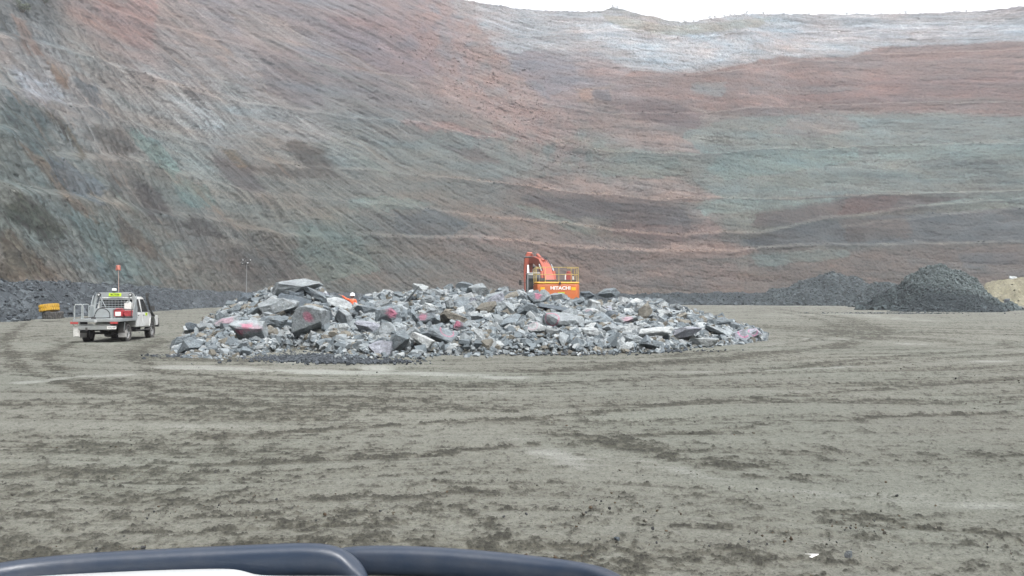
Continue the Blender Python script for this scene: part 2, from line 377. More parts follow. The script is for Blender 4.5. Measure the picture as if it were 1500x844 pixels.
POLY = """178 175 180:700 5 850 22 895 14 985 32 1080 22 1250 14 1500 16 1620 16 1620 55 1500 58 1440 62 1290 68 1250 80 1175 82 1140 80 1115 90 1080 95 1040 102 1000 104 930 102 905 92 880 78 850 68 800 75 760 90 720 70 700 30
196 196 204:850 35 893 30 950 55 1010 52 1080 48 1110 60 1080 85 1010 95 940 85 890 60 850 60
188 186 194:1090 42 1250 36 1500 34 1620 34 1620 46 1290 56 1120 66
166 162 152:880 18 985 36 1080 27 1130 24 1120 38 985 52 930 45 890 30
146 113 106:925 103 1000 105 1080 96 1115 90 1140 80 1175 83 1250 80 1290 69 1500 58 1620 58 1620 165 1500 168 1400 165 1290 160 1180 160 1100 165 1030 160 980 150 940 130 900 120
138 100 94:1150 120 1290 115 1500 105 1620 105 1620 142 1290 150 1150 150
158 122 114:1090 98 1140 86 1170 90 1150 110 1080 118
140 134 132:1020 118 1070 118 1060 140 1010 135
118 94 94:915 145 990 150 1030 165 1020 190 960 180 920 160
132 114 112:1100 126 1200 125 1290 130 1200 138 1100 140
124 134 129:1000 195 1060 175 1130 168 1290 165 1620 170 1620 290 1290 284 1150 290 1060 288 1020 270 1000 225
138 128 122:1180 165 1240 170 1270 190 1200 200 1120 195
120 146 141:1060 222 1150 217 1260 215 1262 235 1180 250 1060 265 1030 250
130 150 144:1290 212 1500 208 1620 208 1620 226 1400 232 1290 236
112 126 120:1150 255 1250 250 1290 262 1150 285 1100 280
112 124 118:1300 246 1440 240 1620 240 1620 262 1400 268 1310 262
132 150 143:1010 300 1060 292 1150 292 1250 288 1240 292 1180 300 1110 308 1030 318
106 92 88:1110 312 1200 300 1260 286 1330 285 1440 288 1380 298 1290 312 1230 318 1150 330 1100 332
114 84 78:1240 290 1320 288 1300 308 1230 315
88 95 100:1080 352 1180 328 1290 316 1440 308 1500 302 1620 296 1620 355 1500 355 1320 358 1190 360 1110 362
100 90 85:1230 322 1330 318 1340 350 1240 356
128 142 134:1440 285 1620 275 1620 292 1350 302 1290 310
122 108 100:1100 370 1500 360 1620 360 1620 425 1090 430
124 136 129:1100 372 1240 366 1250 376 1110 392
98 96 98:1400 372 1620 366 1620 386 1410 392
158 132 126:690 30 720 60 760 110 800 150 830 160 850 195 800 205 750 200 740 180 700 165 640 140 640 110 700 120 690 80
136 128 138:740 60 840 90 850 120 800 145 760 110
172 168 172:700 30 740 45 850 45 860 62 760 78 720 62
154 128 120:840 130 900 120 900 160 1000 200 1030 225 960 220 900 190 860 165
112 104 112:870 130 895 132 900 148 875 145
168 128 110:850 125 872 130 866 150 848 150
158 132 122:790 268 850 262 890 270 960 262 990 262 1050 285 1062 292 990 298 900 290 850 285 790 280
94 85 86:770 283 850 291 950 299 1000 305 1010 330 960 330 900 322 840 318 800 305 760 293
122 94 88:900 325 1000 330 1060 345 1000 358 900 345
162 133 122:690 344 740 347 850 352 950 360 1000 352 1040 345 1120 368 1080 377 950 378 850 370 740 362 700 356
150 122 114:1010 330 1040 318 1065 335 1040 350 1000 350
118 126 122:640 190 760 205 860 210 880 250 780 262 700 255 600 235 560 215
122 136 128:850 205 900 215 1000 230 1010 255 950 262 880 258
160 126 120:590 174 660 180 700 190 740 198 700 202 640 190 590 183
132 110 101:700 375 1000 380 1080 385 1090 425 750 425 690 395
126 136 126:780 300 880 340 860 345 800 325 750 300
98 103 105:575 310 640 308 690 325 660 348 580 345
120 137 131:510 290 580 288 640 300 560 310 510 305
106 100 98:640 210 700 214 740 240 690 240
160 118 111:130 0 230 0 218 60 205 74 190 68 150 30
150 130 124:225 10 260 15 340 80 330 95 280 60
152 120 96:60 85 80 95 105 118 100 130 80 118
140 112 100:16 22 34 30 58 75 45 78 24 50
104 111 119:105 115 135 120 155 155 150 165 125 150
160 161 171:20 100 60 110 100 150 60 150 20 130
78 80 72:170 135 180 140 197 162 190 165 178 150
96 87 70:65 155 90 175 125 225 115 232 95 200 70 170
92 113 116:0 140 40 145 70 170 80 215 50 225 20 195 0 190
114 143 137:180 185 225 200 270 258 250 258 210 225
112 138 134:250 265 300 270 310 300 270 300
104 96 90:120 175 170 185 200 215 190 235 150 215
126 110 94:20 205 40 212 100 270 150 330 140 337 90 290 50 240
86 81 80:210 270 235 280 250 315 215 312 200 290
104 117 127:65 232 100 240 150 265 150 290 110 290 80 260
98 90 89:310 230 360 235 390 280 350 285 320 255
88 80 72:420 205 470 215 500 260 470 260 430 230
94 86 78:340 232 440 245 500 262 440 262 380 250
124 108 90:0 320 30 350 80 400 90 412 0 412
78 88 76:0 280 60 300 110 350 60 345 0 310
114 134 132:100 300 150 325 200 380 240 412 180 412 120 360
106 94 82:160 310 200 330 240 380 220 385 180 350
106 98 92:330 360 420 370 440 415 340 415
110 126 118:440 330 520 340 560 400 470 410 430 370
132 110 116:480 20 640 30 640 110 560 110 480 60
120 112 116:380 90 470 100 470 150 390 140
140 144 146:320 130 430 160 500 200 420 210 340 180
134 112 84:318 213 350 226 362 240 340 240
150 134 130:330 10 420 30 460 70 400 75 350 50
158 160 162:240 120 300 150 330 190 290 190 250 150
84 82 80:150 255 170 262 178 290 160 288
86 84 82:265 318 300 322 330 345 290 345"""
# crest lines of the benches as they run along the face (photo columns), step width in metres
BENCH = [([(-200, 262), (0, 280), (60, 290), (200, 312), (270, 322), (330, 335), (407, 347), (520, 347), (600, 350), (690, 351), (760, 357), (850, 364), (950, 371), (1080, 368), (1190, 361), (1320, 360), (1500, 357), (1700, 355)], 5.0),
 ([(-200, 160), (0, 197), (21, 209), (59, 230), (103, 233), (142, 238), (206, 241), (236, 252), (310, 271), (354, 284), (413, 289), (520, 300), (637, 310), (681, 316), (840, 330), (900, 338), (1000, 346), (1117, 341), (1176, 327), (1229, 319), (1287, 313), (1352, 302), (1440, 296), (1700, 280)], 4.0),
 ([(-200, 100), (0, 135), (56, 150), (118, 163), (177, 185), (224, 199), (265, 209), (330, 222), (392, 238), (440, 246), (560, 253), (652, 262), (726, 268), (790, 275), (880, 284), (960, 292), (1050, 290), (1150, 291), (1250, 286), (1500, 278), (1700, 275)], 5.0),
 ([(-200, 20), (0, 60), (130, 95), (295, 144), (354, 153), (430, 164), (500, 176), (566, 178), (613, 181), (696, 197), (800, 206), (900, 222), (1020, 224), (1117, 218), (1205, 214), (1293, 211), (1440, 208), (1700, 205)], 5.0),
 ([(80, -2), (200, 40), (420, 95), (600, 115), (760, 140), (900, 165), (1028, 160), (1102, 157), (1190, 150), (1290, 147), (1700, 143)], 3.5),
 ([(560, 0), (680, 30), (760, 50), (860, 45), (918, 44), (948, 53), (977, 55), (1042, 50), (1117, 43), (1235, 41), (1700, 38)], 3.0),
 ([(1230, 336), (1340, 322), (1440, 310), (1700, 296)], 2.5),
 ([(1000, 107), (1080, 99), (1175, 86), (1250, 84), (1290, 74), (1700, 62)], 2.0)]

def build_wall():
    dense = np.linspace(-R(40), R(38), 1650)
    rest = np.linspace(R(38), R(320), 110)[1:-1]
    az = np.concatenate([dense, rest]); nc = len(az)
    r = wall_curve(az)
    # smooth base curve and its outward normal
    bx, by = r * np.sin(az), r * np.cos(az)
    fine_az = np.linspace(-np.pi, np.pi, 1500, endpoint=False)
    fr = wall_curve(fine_az); fx, fy = fr * np.sin(fine_az), fr * np.cos(fine_az)
    tx = np.roll(fx, -1) - np.roll(fx, 1); ty = np.roll(fy, -1) - np.roll(fy, 1)
    nx, ny = -ty, tx          # azimuth runs clockwise -> outward normal
    ln = np.hypot(nx, ny); nx /= ln; ny /= ln
    k = np.exp(-np.linspace(-2, 2, 61) ** 2); k /= k.sum()
    def sm(a): return np.convolve(np.concatenate([a[-30:], a, a[:30]]), k, 'valid')
    nx, ny = sm(nx), sm(ny); ln = np.hypot(nx, ny); nx /= ln; ny /= ln
    seg = np.hypot(np.roll(fx, -1) - fx, np.roll(fy, -1) - fy); sarc = np.concatenate([[0], np.cumsum(seg)[:-1]])
    azw = (az + np.pi) % (2 * np.pi) - np.pi
    NX = np.interp(azw, fine_az, nx); NY = np.interp(azw, fine_az, ny); s = np.interp(azw, fine_az, sarc)
    if (NX * bx + NY * by).mean() < 0: NX, NY = -NX, -NY
    pxc = 750 + F * np.tan(np.clip(az, -1.2, 1.2))
    # rim height along the base azimuth
    rim = np.interp(pxc, [-900, 0, 500, 600, 700, 764, 907, 935, 957, 985, 1030, 1086, 1150, 1280, 1450, 1800, 2400],
                    [128, 134, 139, 139.5, 138, 135, 131.5, 131.5, 133.5, 131, 127, 124.5, 126.5, 130, 131.5, 131, 124])
    NV = 460
    v = np.linspace(0, 1, NV)
    Zc = (v ** 1.18)[:, None] * (rim + 1.5)[None, :] - 1.5
    Sg = np.broadcast_to(s[None, :], Zc.shape); PX = np.broadcast_to(pxc[None, :], Zc.shape)
    left = 1 - sstep(PX, 380, 900)                       # 1 on the near left face
    mid = np.exp(-((PX - 860) / 230) ** 2)
    # benches
    off0 = 0.80 * Zc
    X0 = bx[None, :] + NX[None, :] * off0; Y0 = by[None, :] + NY[None, :] * off0
    q0x = 750 + F * X0 / np.maximum(Y0, 20); q0y = HOR - F * (Zc - CAMH) / np.maximum(Y0, 20)
    off = 0.60 * Zc; bm = np.zeros_like(Zc); under = np.zeros_like(Zc)
    for i, (line, w0) in enumerate(BENCH):
        lx = [p[0] for p in line]; ly = [p[1] for p in line]
        g = q0y - np.interp(q0x, lx, ly)                    # positive below the crest line
        kk = np.clip((g > 0).sum(0), 1, NV - 1)
        zz = Zc[kk, np.arange(nc)][None, :] + .5 * fbm(Sg / 7, Sg * 0 + i, 120 + i, 4, .65) + .8 * fbm(Sg / 25, Sg * 0 + i, 125 + i, 3)
        inr = sstep(q0x[kk, np.arange(nc)], lx[0] - 30, lx[0] + 30)[None, :] * ((by + NY * 60) > 15)[None, :]
        wd = w0 * np.clip(1 + .9 * fbm(Sg / 22, Sg * 0 + 9 + i, 140 + i, 3), .08, 1.7) * inr * (1 - .5 * left)
        wm = w0 * inr * (1 - .5 * left); stp = sstep(Zc - zz, -0.2, 1.2 + .6 * left)
        off = off + wm * stp + (wd - wm) * (stp - sstep(Zc - zz, 1.2, 12))
        bm = np.maximum(bm, np.exp(-((Zc - zz - .6) / (.55 + .25 * left)) ** 2) * np.clip(wd / 4.5, 0, 1))
        under = np.maximum(under, np.exp(-np.clip(zz - Zc, 0, 99) / 2.5) * (Zc < zz) * np.clip(wd / 5, 0, 1))  # shadow below each bench ledge, painted into the face colour
    # foliation streaks at a few fixed dips, blended along the face
    dips = [(99, 60), (88, 290), (62, 440), (40, 600), (25, 780), (7, 1010), (2, 1400)]
    cen = np.array([c for _, c in dips], float)
    st = np.zeros_like(Zc); st2 = np.zeros_like(Zc); st3 = np.zeros_like(Zc); wsum = np.zeros(nc)
    for i, (dp, c) in enumerate(dips):
        tri = np.interp(pxc, [cen[i - 1] if i else -1e9, c, cen[i + 1] if i < len(dips) - 1 else 1e9], [0 if i else 1, 1, 0 if i < len(dips) - 1 else 1])
        J = np.where(tri > 0)[0]
        if not len(J): continue
        ca, sa = math.cos(R(dp)), math.sin(R(dp))
        q = Zc[:, J] * ca + Sg[:, J] * sa; p = -Zc[:, J] * sa + Sg[:, J] * ca
        q = q + 1.6 * fbm(Sg[:, J] / 22, Zc[:, J] / 22, 300 + i, 3)
        wd = np.interp(dp, [0, 30, 90], [2.6, 2.4, 2.2])
        st[:, J] += tri[J] * fbm(p / 34, q / wd, 320 + i * 7, 6, .74)
        st2[:, J] += tri[J] * fbm(p / 9, q / .6, 330 + i * 7, 5, .75)
        st3[:, J] += tri[J] * fbm(p / 60, q / 7.5, 340 + i * 7, 4, .6)
    # down-face wash marks on the right, and rock roughness
    wash = fbm(Sg / 2.2, Zc / 16, 400, 4, .6)
    rough = fbm(Sg / 3.2, Zc / 2.6, 410, 5, .65)
    big = fbm(Sg / 45, Zc / 35, 420, 3)
    grain = fbm(Sg / .8, Zc / .7, 430, 3, .7)
    disp = 2.2 * big + (.9 * st + .22 * st2) * (.4 + .6 * left + .3 * mid) + .50 * rough + .26 * grain + 2.0 * st3 * (.3 + .7 * left)
    # bowl and rock fall chute where the two faces meet
    chute = np.exp(-((PX - (700 + 190 * np.clip((110 - Zc) / 70, 0, 1.6))) / 75) ** 2) * sstep(Zc, 35, 70)
    disp = disp + 5.0 * np.exp(-((PX - 800) / 130) ** 2) * sstep(Zc, 60, 120) + 2.5 * chute
    disp = disp * sstep(Zc, -1, 4)
    D = off + disp
    X = bx[None, :] + NX[None, :] * D; Y = by[None, :] + NY[None, :] * D
    Z = Zc + .25 * rough * sstep(Zc, 0, 3)
    Z[-1] = Zc[-1] + 0.8 * fbm(s / 6, s * 0, 450, 4) + .5 * np.abs(fbm(s / 1.7, s * 0, 455, 3))
    # ---- colour
    W = np.array([[float(q) for q in e.split()] for e in WC.replace('\n', ';').split(';')])
    qx = np.clip(750 + F * X / np.maximum(Y, 20), -150, 1650); qy = HOR - F * (Z - CAMH) / np.maximum(Y, 20)
    ang = np.interp(qx, [0, 350, 560, 800, 1050, 1600], [52, 48, 30, 24, 4, 2]) * np.pi / 180
    al = (14 + 12 * left) * fbm(Sg / 9, Zc / 8, 460, 5, .68); ac = (5 + 5 * left) * st + (3.5 + 2 * left) * st2
    ux = qx + al * np.cos(ang) - ac * np.sin(ang); uy = qy + al * np.sin(ang) + ac * np.cos(ang) + 2.5 * st3
    num = np.zeros((*X.shape, 3)); den = np.zeros(X.shape) + 1e-9
    cols = lin(W[:, 2:5])
    for (cx, cy), c in zip(W[:, :2], cols):
        a = math.radians(np.interp(cx, [0, 350, 560, 800, 1050, 1600], [48, 46, 28, 24, 4, 2]))
        dx = ux - cx; dy = uy - cy
        e1 = dx * math.cos(a) + dy * math.sin(a); e2 = -dx * math.sin(a) + dy * math.cos(a)
        wgt = np.exp(-np.sqrt((e1 / 26) ** 2 + (e2 / 9) ** 2 + .2))
        num += wgt[..., None] * c; den += wgt
    base = num / den[..., None]
    for ln_ in POLY.split(chr(10)):
        cs, ps = ln_.split(':'); c = lin([float(q) for q in cs.split()]); p = np.array([float(q) for q in ps.split()]).reshape(-1, 2)
        lo = p.min(0) - 8; hi = p.max(0) + 8
        I = np.where((ux > lo[0]) & (ux < hi[0]) & (uy > lo[1]) & (uy < hi[1]))
        if not len(I[0]): continue
        x_, y_ = ux[I], uy[I]; ins = np.zeros(len(x_), bool); dm = np.full(len(x_), 99.0)
        for k_ in range(len(p)):
            a_, b_ = p[k_ - 1], p[k_]; e_ = b_ - a_
            t_ = np.clip(((x_ - a_[0]) * e_[0] + (y_ - a_[1]) * e_[1]) / (e_ @ e_), 0, 1)
            dm = np.minimum(dm, np.hypot(x_ - a_[0] - t_ * e_[0], y_ - a_[1] - t_ * e_[1]))
            cr_ = (a_[1] > y_) != (b_[1] > y_)
            ins ^= cr_ & (x_ < e_[0] * (y_ - a_[1]) / (e_[1] if e_[1] else 1e-9) + a_[0])
        m_ = (sstep(np.where(ins, dm, -dm), -1.0, 2.2) * .92)[:, None]
        base[I] = base[I] * (1 - m_) + c * m_
    base = base.mean(-1, keepdims=True) + (base - base.mean(-1, keepdims=True)) * .66
    inter = .35 + 1.0 * sstep(fbm(Sg / 30, Zc / 14, 495, 4, .6), -.45, .6)
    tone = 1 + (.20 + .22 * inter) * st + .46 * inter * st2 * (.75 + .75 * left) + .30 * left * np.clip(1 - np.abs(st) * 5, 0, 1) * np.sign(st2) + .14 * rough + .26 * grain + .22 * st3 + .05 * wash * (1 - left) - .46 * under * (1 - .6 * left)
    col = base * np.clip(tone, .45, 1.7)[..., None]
    # brown (iron) and green (chlorite) foliation colour, cracks, pale bench rubble
    def over(c, m): 
        m = np.clip(m, 0, 1)[..., None]; return col * (1 - m) + np.array(lin(c)) * m
    hue = fbm(Sg / 22, Zc / 6 + Sg * .01, 480, 5, .65)[..., None]
    col = col * (1 + .22 * hue * np.array((1.0, .0, -.5)) + .12 * fbm(Sg / 9, Zc / 3, 490, 4, .65)[..., None])
    col = over((128, 100, 78), .55 * sstep(st3 + .5 * st2 + .25 * st, .28, .8) * (.3 + .7 * left))
    col = over((112, 134, 126), .40 * sstep(-st3 + .4 * st2, .3, .8) * (Zc < 92) * (.5 + .5 * left))
    col = over((72, 66, 62), .62 * sstep(-st2 - .55 * st - .2 * rough, .5, .95))
    col = col * (1 - .48 * np.exp(-((st + .12 * rough) / .045) ** 2) * inter * sstep(st3 + wash, -.6, .3) * (.55 + .45 * left))[..., None]
    col = col * (1 + .34 * np.exp(-((st - .3 + .1 * rough) / .05) ** 2) * inter)[..., None]
    col = over((186, 180, 172), .5 * sstep(st2 + .6 * rough + .2 * grain, .66, 1.1))
    col = over((168, 162, 152), .55 * bm * (1 - .45 * left) * sstep(rough + grain, -.4, .6))
    pk = np.clip(bm * 1.3, 0, 1) * sstep(PX, 640, 760) * (1 - sstep(PX, 1060, 1130)) * (Zc < 52)
    col = over((176, 140, 126), .50 * pk * sstep(rough + .6 * grain, -.7, .5))
    ch = chute * sstep(fbm(Sg / 5, Zc / 9, 470, 4) + .5 * rough, -.5, .4)
    col = over((170, 136, 128), .60 * ch)
    col = col * (1 + .18 * grain * (bm > .3))[..., None]
    col = np.clip(col * WK, .02, .8)
    # plateau beyond the rim
    ex = []; 
    for o_, dz in ((2, -.2), (9, -.6), (30, -1.0), (50, -2)):
        ex.append((X[-1] + NX * o_, Y[-1] + NY * o_, rim + dz))
    X2 = np.vstack([X] + [e[0][None] for e in ex]); Y2 = np.vstack([Y] + [e[1][None] for e in ex]); Z2 = np.vstack([Z] + [e[2][None] for e in ex])
    col2 = np.concatenate([col] + [col[-1:]] * len(ex))
    V = np.stack([X2, Y2, Z2], -1).reshape(-1, 3)
    wm = attr_mat('pit_face_rock', (1.0, 3.2), (.20, .30), .8, .35, .97, specks=[(1.4, .60, .66), (3.0, .60, .6), (1.1, .595, 1.0)])
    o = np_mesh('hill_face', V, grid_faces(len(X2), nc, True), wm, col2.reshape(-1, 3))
    tag(o, kind='structure')
    # loose blocks lying on the benches and in the chute
    cand = np.clip(bm * (.25 + .75 * (pk > .2)), 0, 1) + .8 * np.clip(ch, 0, 1) * (Zc < 112) + .12 * sstep(rough, .5, 1)
    cand = cand * (PX > -50) * (PX < 1560) * (Zc > 4)
    prob = (cand / cand.sum()).ravel()
    rs = np.random.RandomState(5)
    idx = rs.choice(prob.size, 5200, replace=False, p=prob)
    P = np.stack([X, Y, Z], -1).reshape(-1, 3)[idx]; cc = np.clip(col.reshape(-1, 3)[idx] * rs.uniform(1.0, 1.7, (len(idx), 1)), 0, .8)
    dist = np.hypot(P[:, 0], P[:, 1])
    sz = rs.gamma(1.6, .16, len(idx)) * (.35 + .65 * dist / 260) + .12
    return P, cc, sz, (X, Y, Z, rim)
WK = np.array((.380, .40, .398))
scree_P, scree_C, scree_S, WALL = build_wall()

# ------------------------------------------------------------------ rocks
def rock_bm(seed, ncut=12, sub=1, rough=.02, bev=.02, flat=1.0):
    rnd = random.Random(seed)
    bm = bmesh.new(); bmesh.ops.create_cube(bm, size=2)
    # skew the block first so faces are not axis aligned
    sk = Matrix(((1, rnd.uniform(-.35, .35), rnd.uniform(-.25, .25)), (rnd.uniform(-.2, .2), 1, rnd.uniform(-.25, .25)), (0, rnd.uniform(-.2, .2), 1)))
    for v in bm.verts: v.co = sk @ v.co
    for i in range(ncut):
        n = Vector((rnd.gauss(0, 1), rnd.gauss(0, 1), rnd.gauss(0, .8))).normalized()
        d = rnd.uniform(.62, 1.08)
        r = bmesh.ops.bisect_plane(bm, geom=bm.verts[:] + bm.edges[:] + bm.faces[:], plane_co=n * d, plane_no=n, clear_outer=True)
        ed = [e for e in r['geom_cut'] if isinstance(e, bmesh.types.BMEdge)]
        if len(ed) > 2:
            try: bmesh.ops.edgeloop_fill(bm, edges=ed)
            except Exception: pass
    bmesh.ops.dissolve_degenerate(bm, dist=.02, edges=bm.edges)
    if bev: bmesh.ops.bevel(bm, geom=bm.edges[:], offset=bev * rnd.uniform(.6, 1.8), segments=1, affect='EDGES')
    bmesh.ops.triangulate(bm, faces=bm.faces)
    for k in range(sub):
        long = [e for e in bm.edges if e.calc_length() > .30 / (k + 1)]
        if long: bmesh.ops.subdivide_edges(bm, edges=long, cuts=1)
        bmesh.ops.triangulate(bm, faces=bm.faces)
    if rough:
        off = Vector((seed * 3.1, seed * 1.7, 0))
        bm.normal_update()
        for v in bm.verts:
            n = mnoise.noise(v.co * 1.6 + off) * 2.2 + mnoise.noise(v.co * 4.5 + off) * 1.3 + mnoise.noise(v.co * 11 + off) * .6
            lay = math.floor(v.co.z * 6 + 2 * mnoise.noise(v.co * .8 + off)) % 2
            v.co += v.normal * (rough * n + rough * .35 * lay)
    xs = [v.co for v in bm.verts]
    lo = Vector([min(c[i] for c in xs) for i in range(3)]); hi = Vector([max(c[i] for c in xs) for i in range(3)])
    for v in bm.verts: v.co = Vector([(v.co[i] - (lo[i] + hi[i]) / 2) / (hi[i] - lo[i]) for i in range(3)])
    bmesh.ops.recalc_face_normals(bm, faces=bm.faces)
    return bm

def rock_mat(name, paint=None):
    """grey blasted rock; tone from the object's own colour; paint = list of (object-space point, radius, ring?, strength)"""
    m = bpy.data.materials.new(name); m.use_nodes = True
    t = m.node_tree; b = t.nodes['Principled BSDF']; L = t.links.new
    b.inputs['Roughness'].default_value = .88; b.inputs['Specular IOR Level'].default_value = .25
    oi = t.nodes.new('ShaderNodeObjectInfo'); tc = t.nodes.new('ShaderNodeTexCoord')
    ge = t.nodes.new('ShaderNodeNewGeometry')
    prev = oi.outputs['Color']
    def noise(vec, sc, det=5, ro=.65):
        n = t.nodes.new('ShaderNodeTexNoise'); n.inputs['Scale'].default_value = sc; n.inputs['Detail'].default_value = det; n.inputs['Roughness'].default_value = ro
        L(vec, n.inputs['Vector']); return n.outputs['Fac']
    pos = ge.outputs['Position']
    fac = [(noise(pos, 1.6), .28), (noise(pos, 6.0, 7, .8), .42), (noise(pos, 30.0, 3), .22)]
    for f, am in fac:
        mr = t.nodes.new('ShaderNodeMapRange'); mr.inputs['From Min'].default_value = .3; mr.inputs['From Max'].default_value = .7
        mr.inputs['To Min'].default_value = 1 - am; mr.inputs['To Max'].default_value = 1 + am; L(f, mr.inputs['Value'])
        vm = t.nodes.new('ShaderNodeVectorMath'); vm.operation = 'SCALE'; L(prev, vm.inputs[0]); L(mr.outputs[0], vm.inputs['Scale']); prev = vm.outputs[0]
    # pale mineral veins
    mp = t.nodes.new('ShaderNodeMapping'); mp.inputs['Scale'].default_value = (1, 1, 3.2); mp.inputs['Rotation'].default_value = (.5, .4, 0); L(tc.outputs['Object'], mp.inputs['Vector'])
    vz = noise(mp.outputs[0], 3.0, 6, .7)
    mr = t.nodes.new('ShaderNodeMapRange'); mr.inputs['From Min'].default_value = .56; mr.inputs['From Max'].default_value = .68; mr.inputs['To Max'].default_value = .55; L(vz, mr.inputs['Value'])
    mx = t.nodes.new('ShaderNodeMix'); mx.data_type = 'RGBA'; mx.inputs['B'].default_value = (.30, .315, .32, 1)
    L(mr.outputs[0], mx.inputs['Factor']); L(prev, mx.inputs['A']); prev = mx.outputs['Result']
    # brown grime
    mr = t.nodes.new('ShaderNodeMapRange'); mr.inputs['From Min'].default_value = .55; mr.inputs['From Max'].default_value = .72; mr.inputs['To Max'].default_value = .5; L(noise(pos, 2.3, 6, .7), mr.inputs['Value'])
    mx = t.nodes.new('ShaderNodeMix'); mx.data_type = 'RGBA'; mx.inputs['B'].default_value = (.15, .145, .13, 1)
    L(mr.outputs[0], mx.inputs['Factor']); L(prev, mx.inputs['A']); prev = mx.outputs['Result']
    for (pt, rad, ring, stg, col) in (paint or []):
        cx = t.nodes.new('ShaderNodeVectorMath'); cx.operation = 'DISTANCE'; cx.inputs[1].default_value = pt; L(pos, cx.inputs[0])
        wob = t.nodes.new('ShaderNodeMath'); wob.operation = 'MULTIPLY_ADD'; L(noise(pos, 6.0 if not ring else 3.0, 4, .8), wob.inputs[0])
        wob.inputs[1].default_value = -(rad * (2.6 if not ring else .3)); L(cx.outputs['Value'], wob.inputs[2])
        mr = t.nodes.new('ShaderNodeMapRange')
        if ring:
            sb = t.nodes.new('ShaderNodeMath'); sb.operation = 'SUBTRACT'; sb.inputs[1].default_value = rad * .85; L(wob.outputs[0], sb.inputs[0])
            ab = t.nodes.new('ShaderNodeMath'); ab.operation = 'ABSOLUTE'; L(sb.outputs[0], ab.inputs[0]); src = ab.outputs[0]
            mr.inputs['From Min'].default_value = .005; mr.inputs['From Max'].default_value = .04
        else:
            src = wob.outputs[0]; mr.inputs['From Min'].default_value = -rad * .75; mr.inputs['From Max'].default_value = -rad * .25
        mr.inputs['To Min'].default_value = stg * .66; mr.inputs['To Max'].default_value = 0; L(src, mr.inputs['Value'])
        mx = t.nodes.new('ShaderNodeMix'); mx.data_type = 'RGBA'; mx.inputs['B'].default_value = (*col, 1)
        L(mr.outputs[0], mx.inputs['Factor']); L(prev, mx.inputs['A']); prev = mx.outputs['Result']
    L(prev, b.inputs['Base Color'])
    bp = t.nodes.new('ShaderNodeBump'); bp.inputs['Strength'].default_value = .9; bp.inputs['Distance'].default_value = .09
    L(noise(pos, 9.0, 6, .75), bp.inputs['Height']); L(bp.outputs[0], b.inputs['Normal'])
    return m
PINK = (.46, .12, .20)
M_ROCK = rock_mat('blasted_rock')

# light stones as numpy prototypes for the uncountable masses
def np_proto(seed, ncut=9):
    bm = rock_bm(seed, ncut, 0, 0, 0)
    V = np.array([v.co[:] for v in bm.verts]); Fc = np.array([[v.index for v in f.verts] for f in bm.faces]); bm.free()
    return V, Fc
def _reindex(seed, ncut=9):
    bm = rock_bm(seed, ncut, 0, 0, 0); bm.verts.ensure_lookup_table(); bm.verts.index_update()
    V = np.array([v.co[:] for v in bm.verts]); Fc = np.array([[v.index for v in f.verts] for f in bm.faces]); bm.free()
    return V, Fc
STONES = [_reindex(900 + i, 6 + i % 4) for i in range(10)]

def stone_mass(P, size, cols, seed, flat=(.45, .9)):
    """arrays for many stones: returns V, F, C"""
    rs = np.random.RandomState(seed); Vs = []; Fs = []; Cs = []; base = 0
    which = rs.randint(0, len(STONES), len(P))
    for k, (pv, pf) in enumerate(STONES):
        J = np.where(which == k)[0]
        if not len(J): continue
        n = len(J); a = rs.uniform(0, 2 * np.pi, n); tl = rs.normal(0, .45, n); tr = rs.normal(0, .35, n)
        sc = np.stack([np.ones(n), rs.uniform(.6, 1, n), rs.uniform(*flat, n)], -1) * np.asarray(size)[J][:, None]
        v = pv[None] * sc[:, None, :]
        c, s_ = np.cos(tl)[:, None], np.sin(tl)[:, None]
        v = np.stack([v[..., 0], v[..., 1] * c - v[..., 2] * s_, v[..., 1] * s_ + v[..., 2] * c], -1)
        c, s_ = np.cos(tr)[:, None], np.sin(tr)[:, None]
        v = np.stack([v[..., 0] * c + v[..., 2] * s_, v[..., 1], -v[..., 0] * s_ + v[..., 2] * c], -1)
        c, s_ = np.cos(a)[:, None], np.sin(a)[:, None]
        v = np.stack([v[..., 0] * c - v[..., 1] * s_, v[..., 0] * s_ + v[..., 1] * c, v[..., 2]], -1)
        v = v + np.asarray(P)[J][:, None, :]
        f = pf[None] + (np.arange(n) * len(pv))[:, None, None] + base
        Vs.append(v.reshape(-1, 3)); Fs.append(f.reshape(-1, 3)); Cs.append(np.repeat(np.asarray(cols)[J], len(pv), 0)); base += n * len(pv)
    return np.vstack(Vs), np.vstack(Fs), np.vstack(Cs)
M_STONE = attr_mat('loose_stone', (3.0, 20.0), (.14, .14), .5, .03, .92)
V_, F_, C_ = stone_mass(scree_P + np.array([0, 0, .1]), scree_S, scree_C, 3)
o = np_mesh('rock_scree', V_, F_, M_STONE, C_, smooth=False)
tag(o, 'pinkish and grey loose blocks lying on the benches and in the rock fall chute of the pit face', 'scree', kind='stuff')

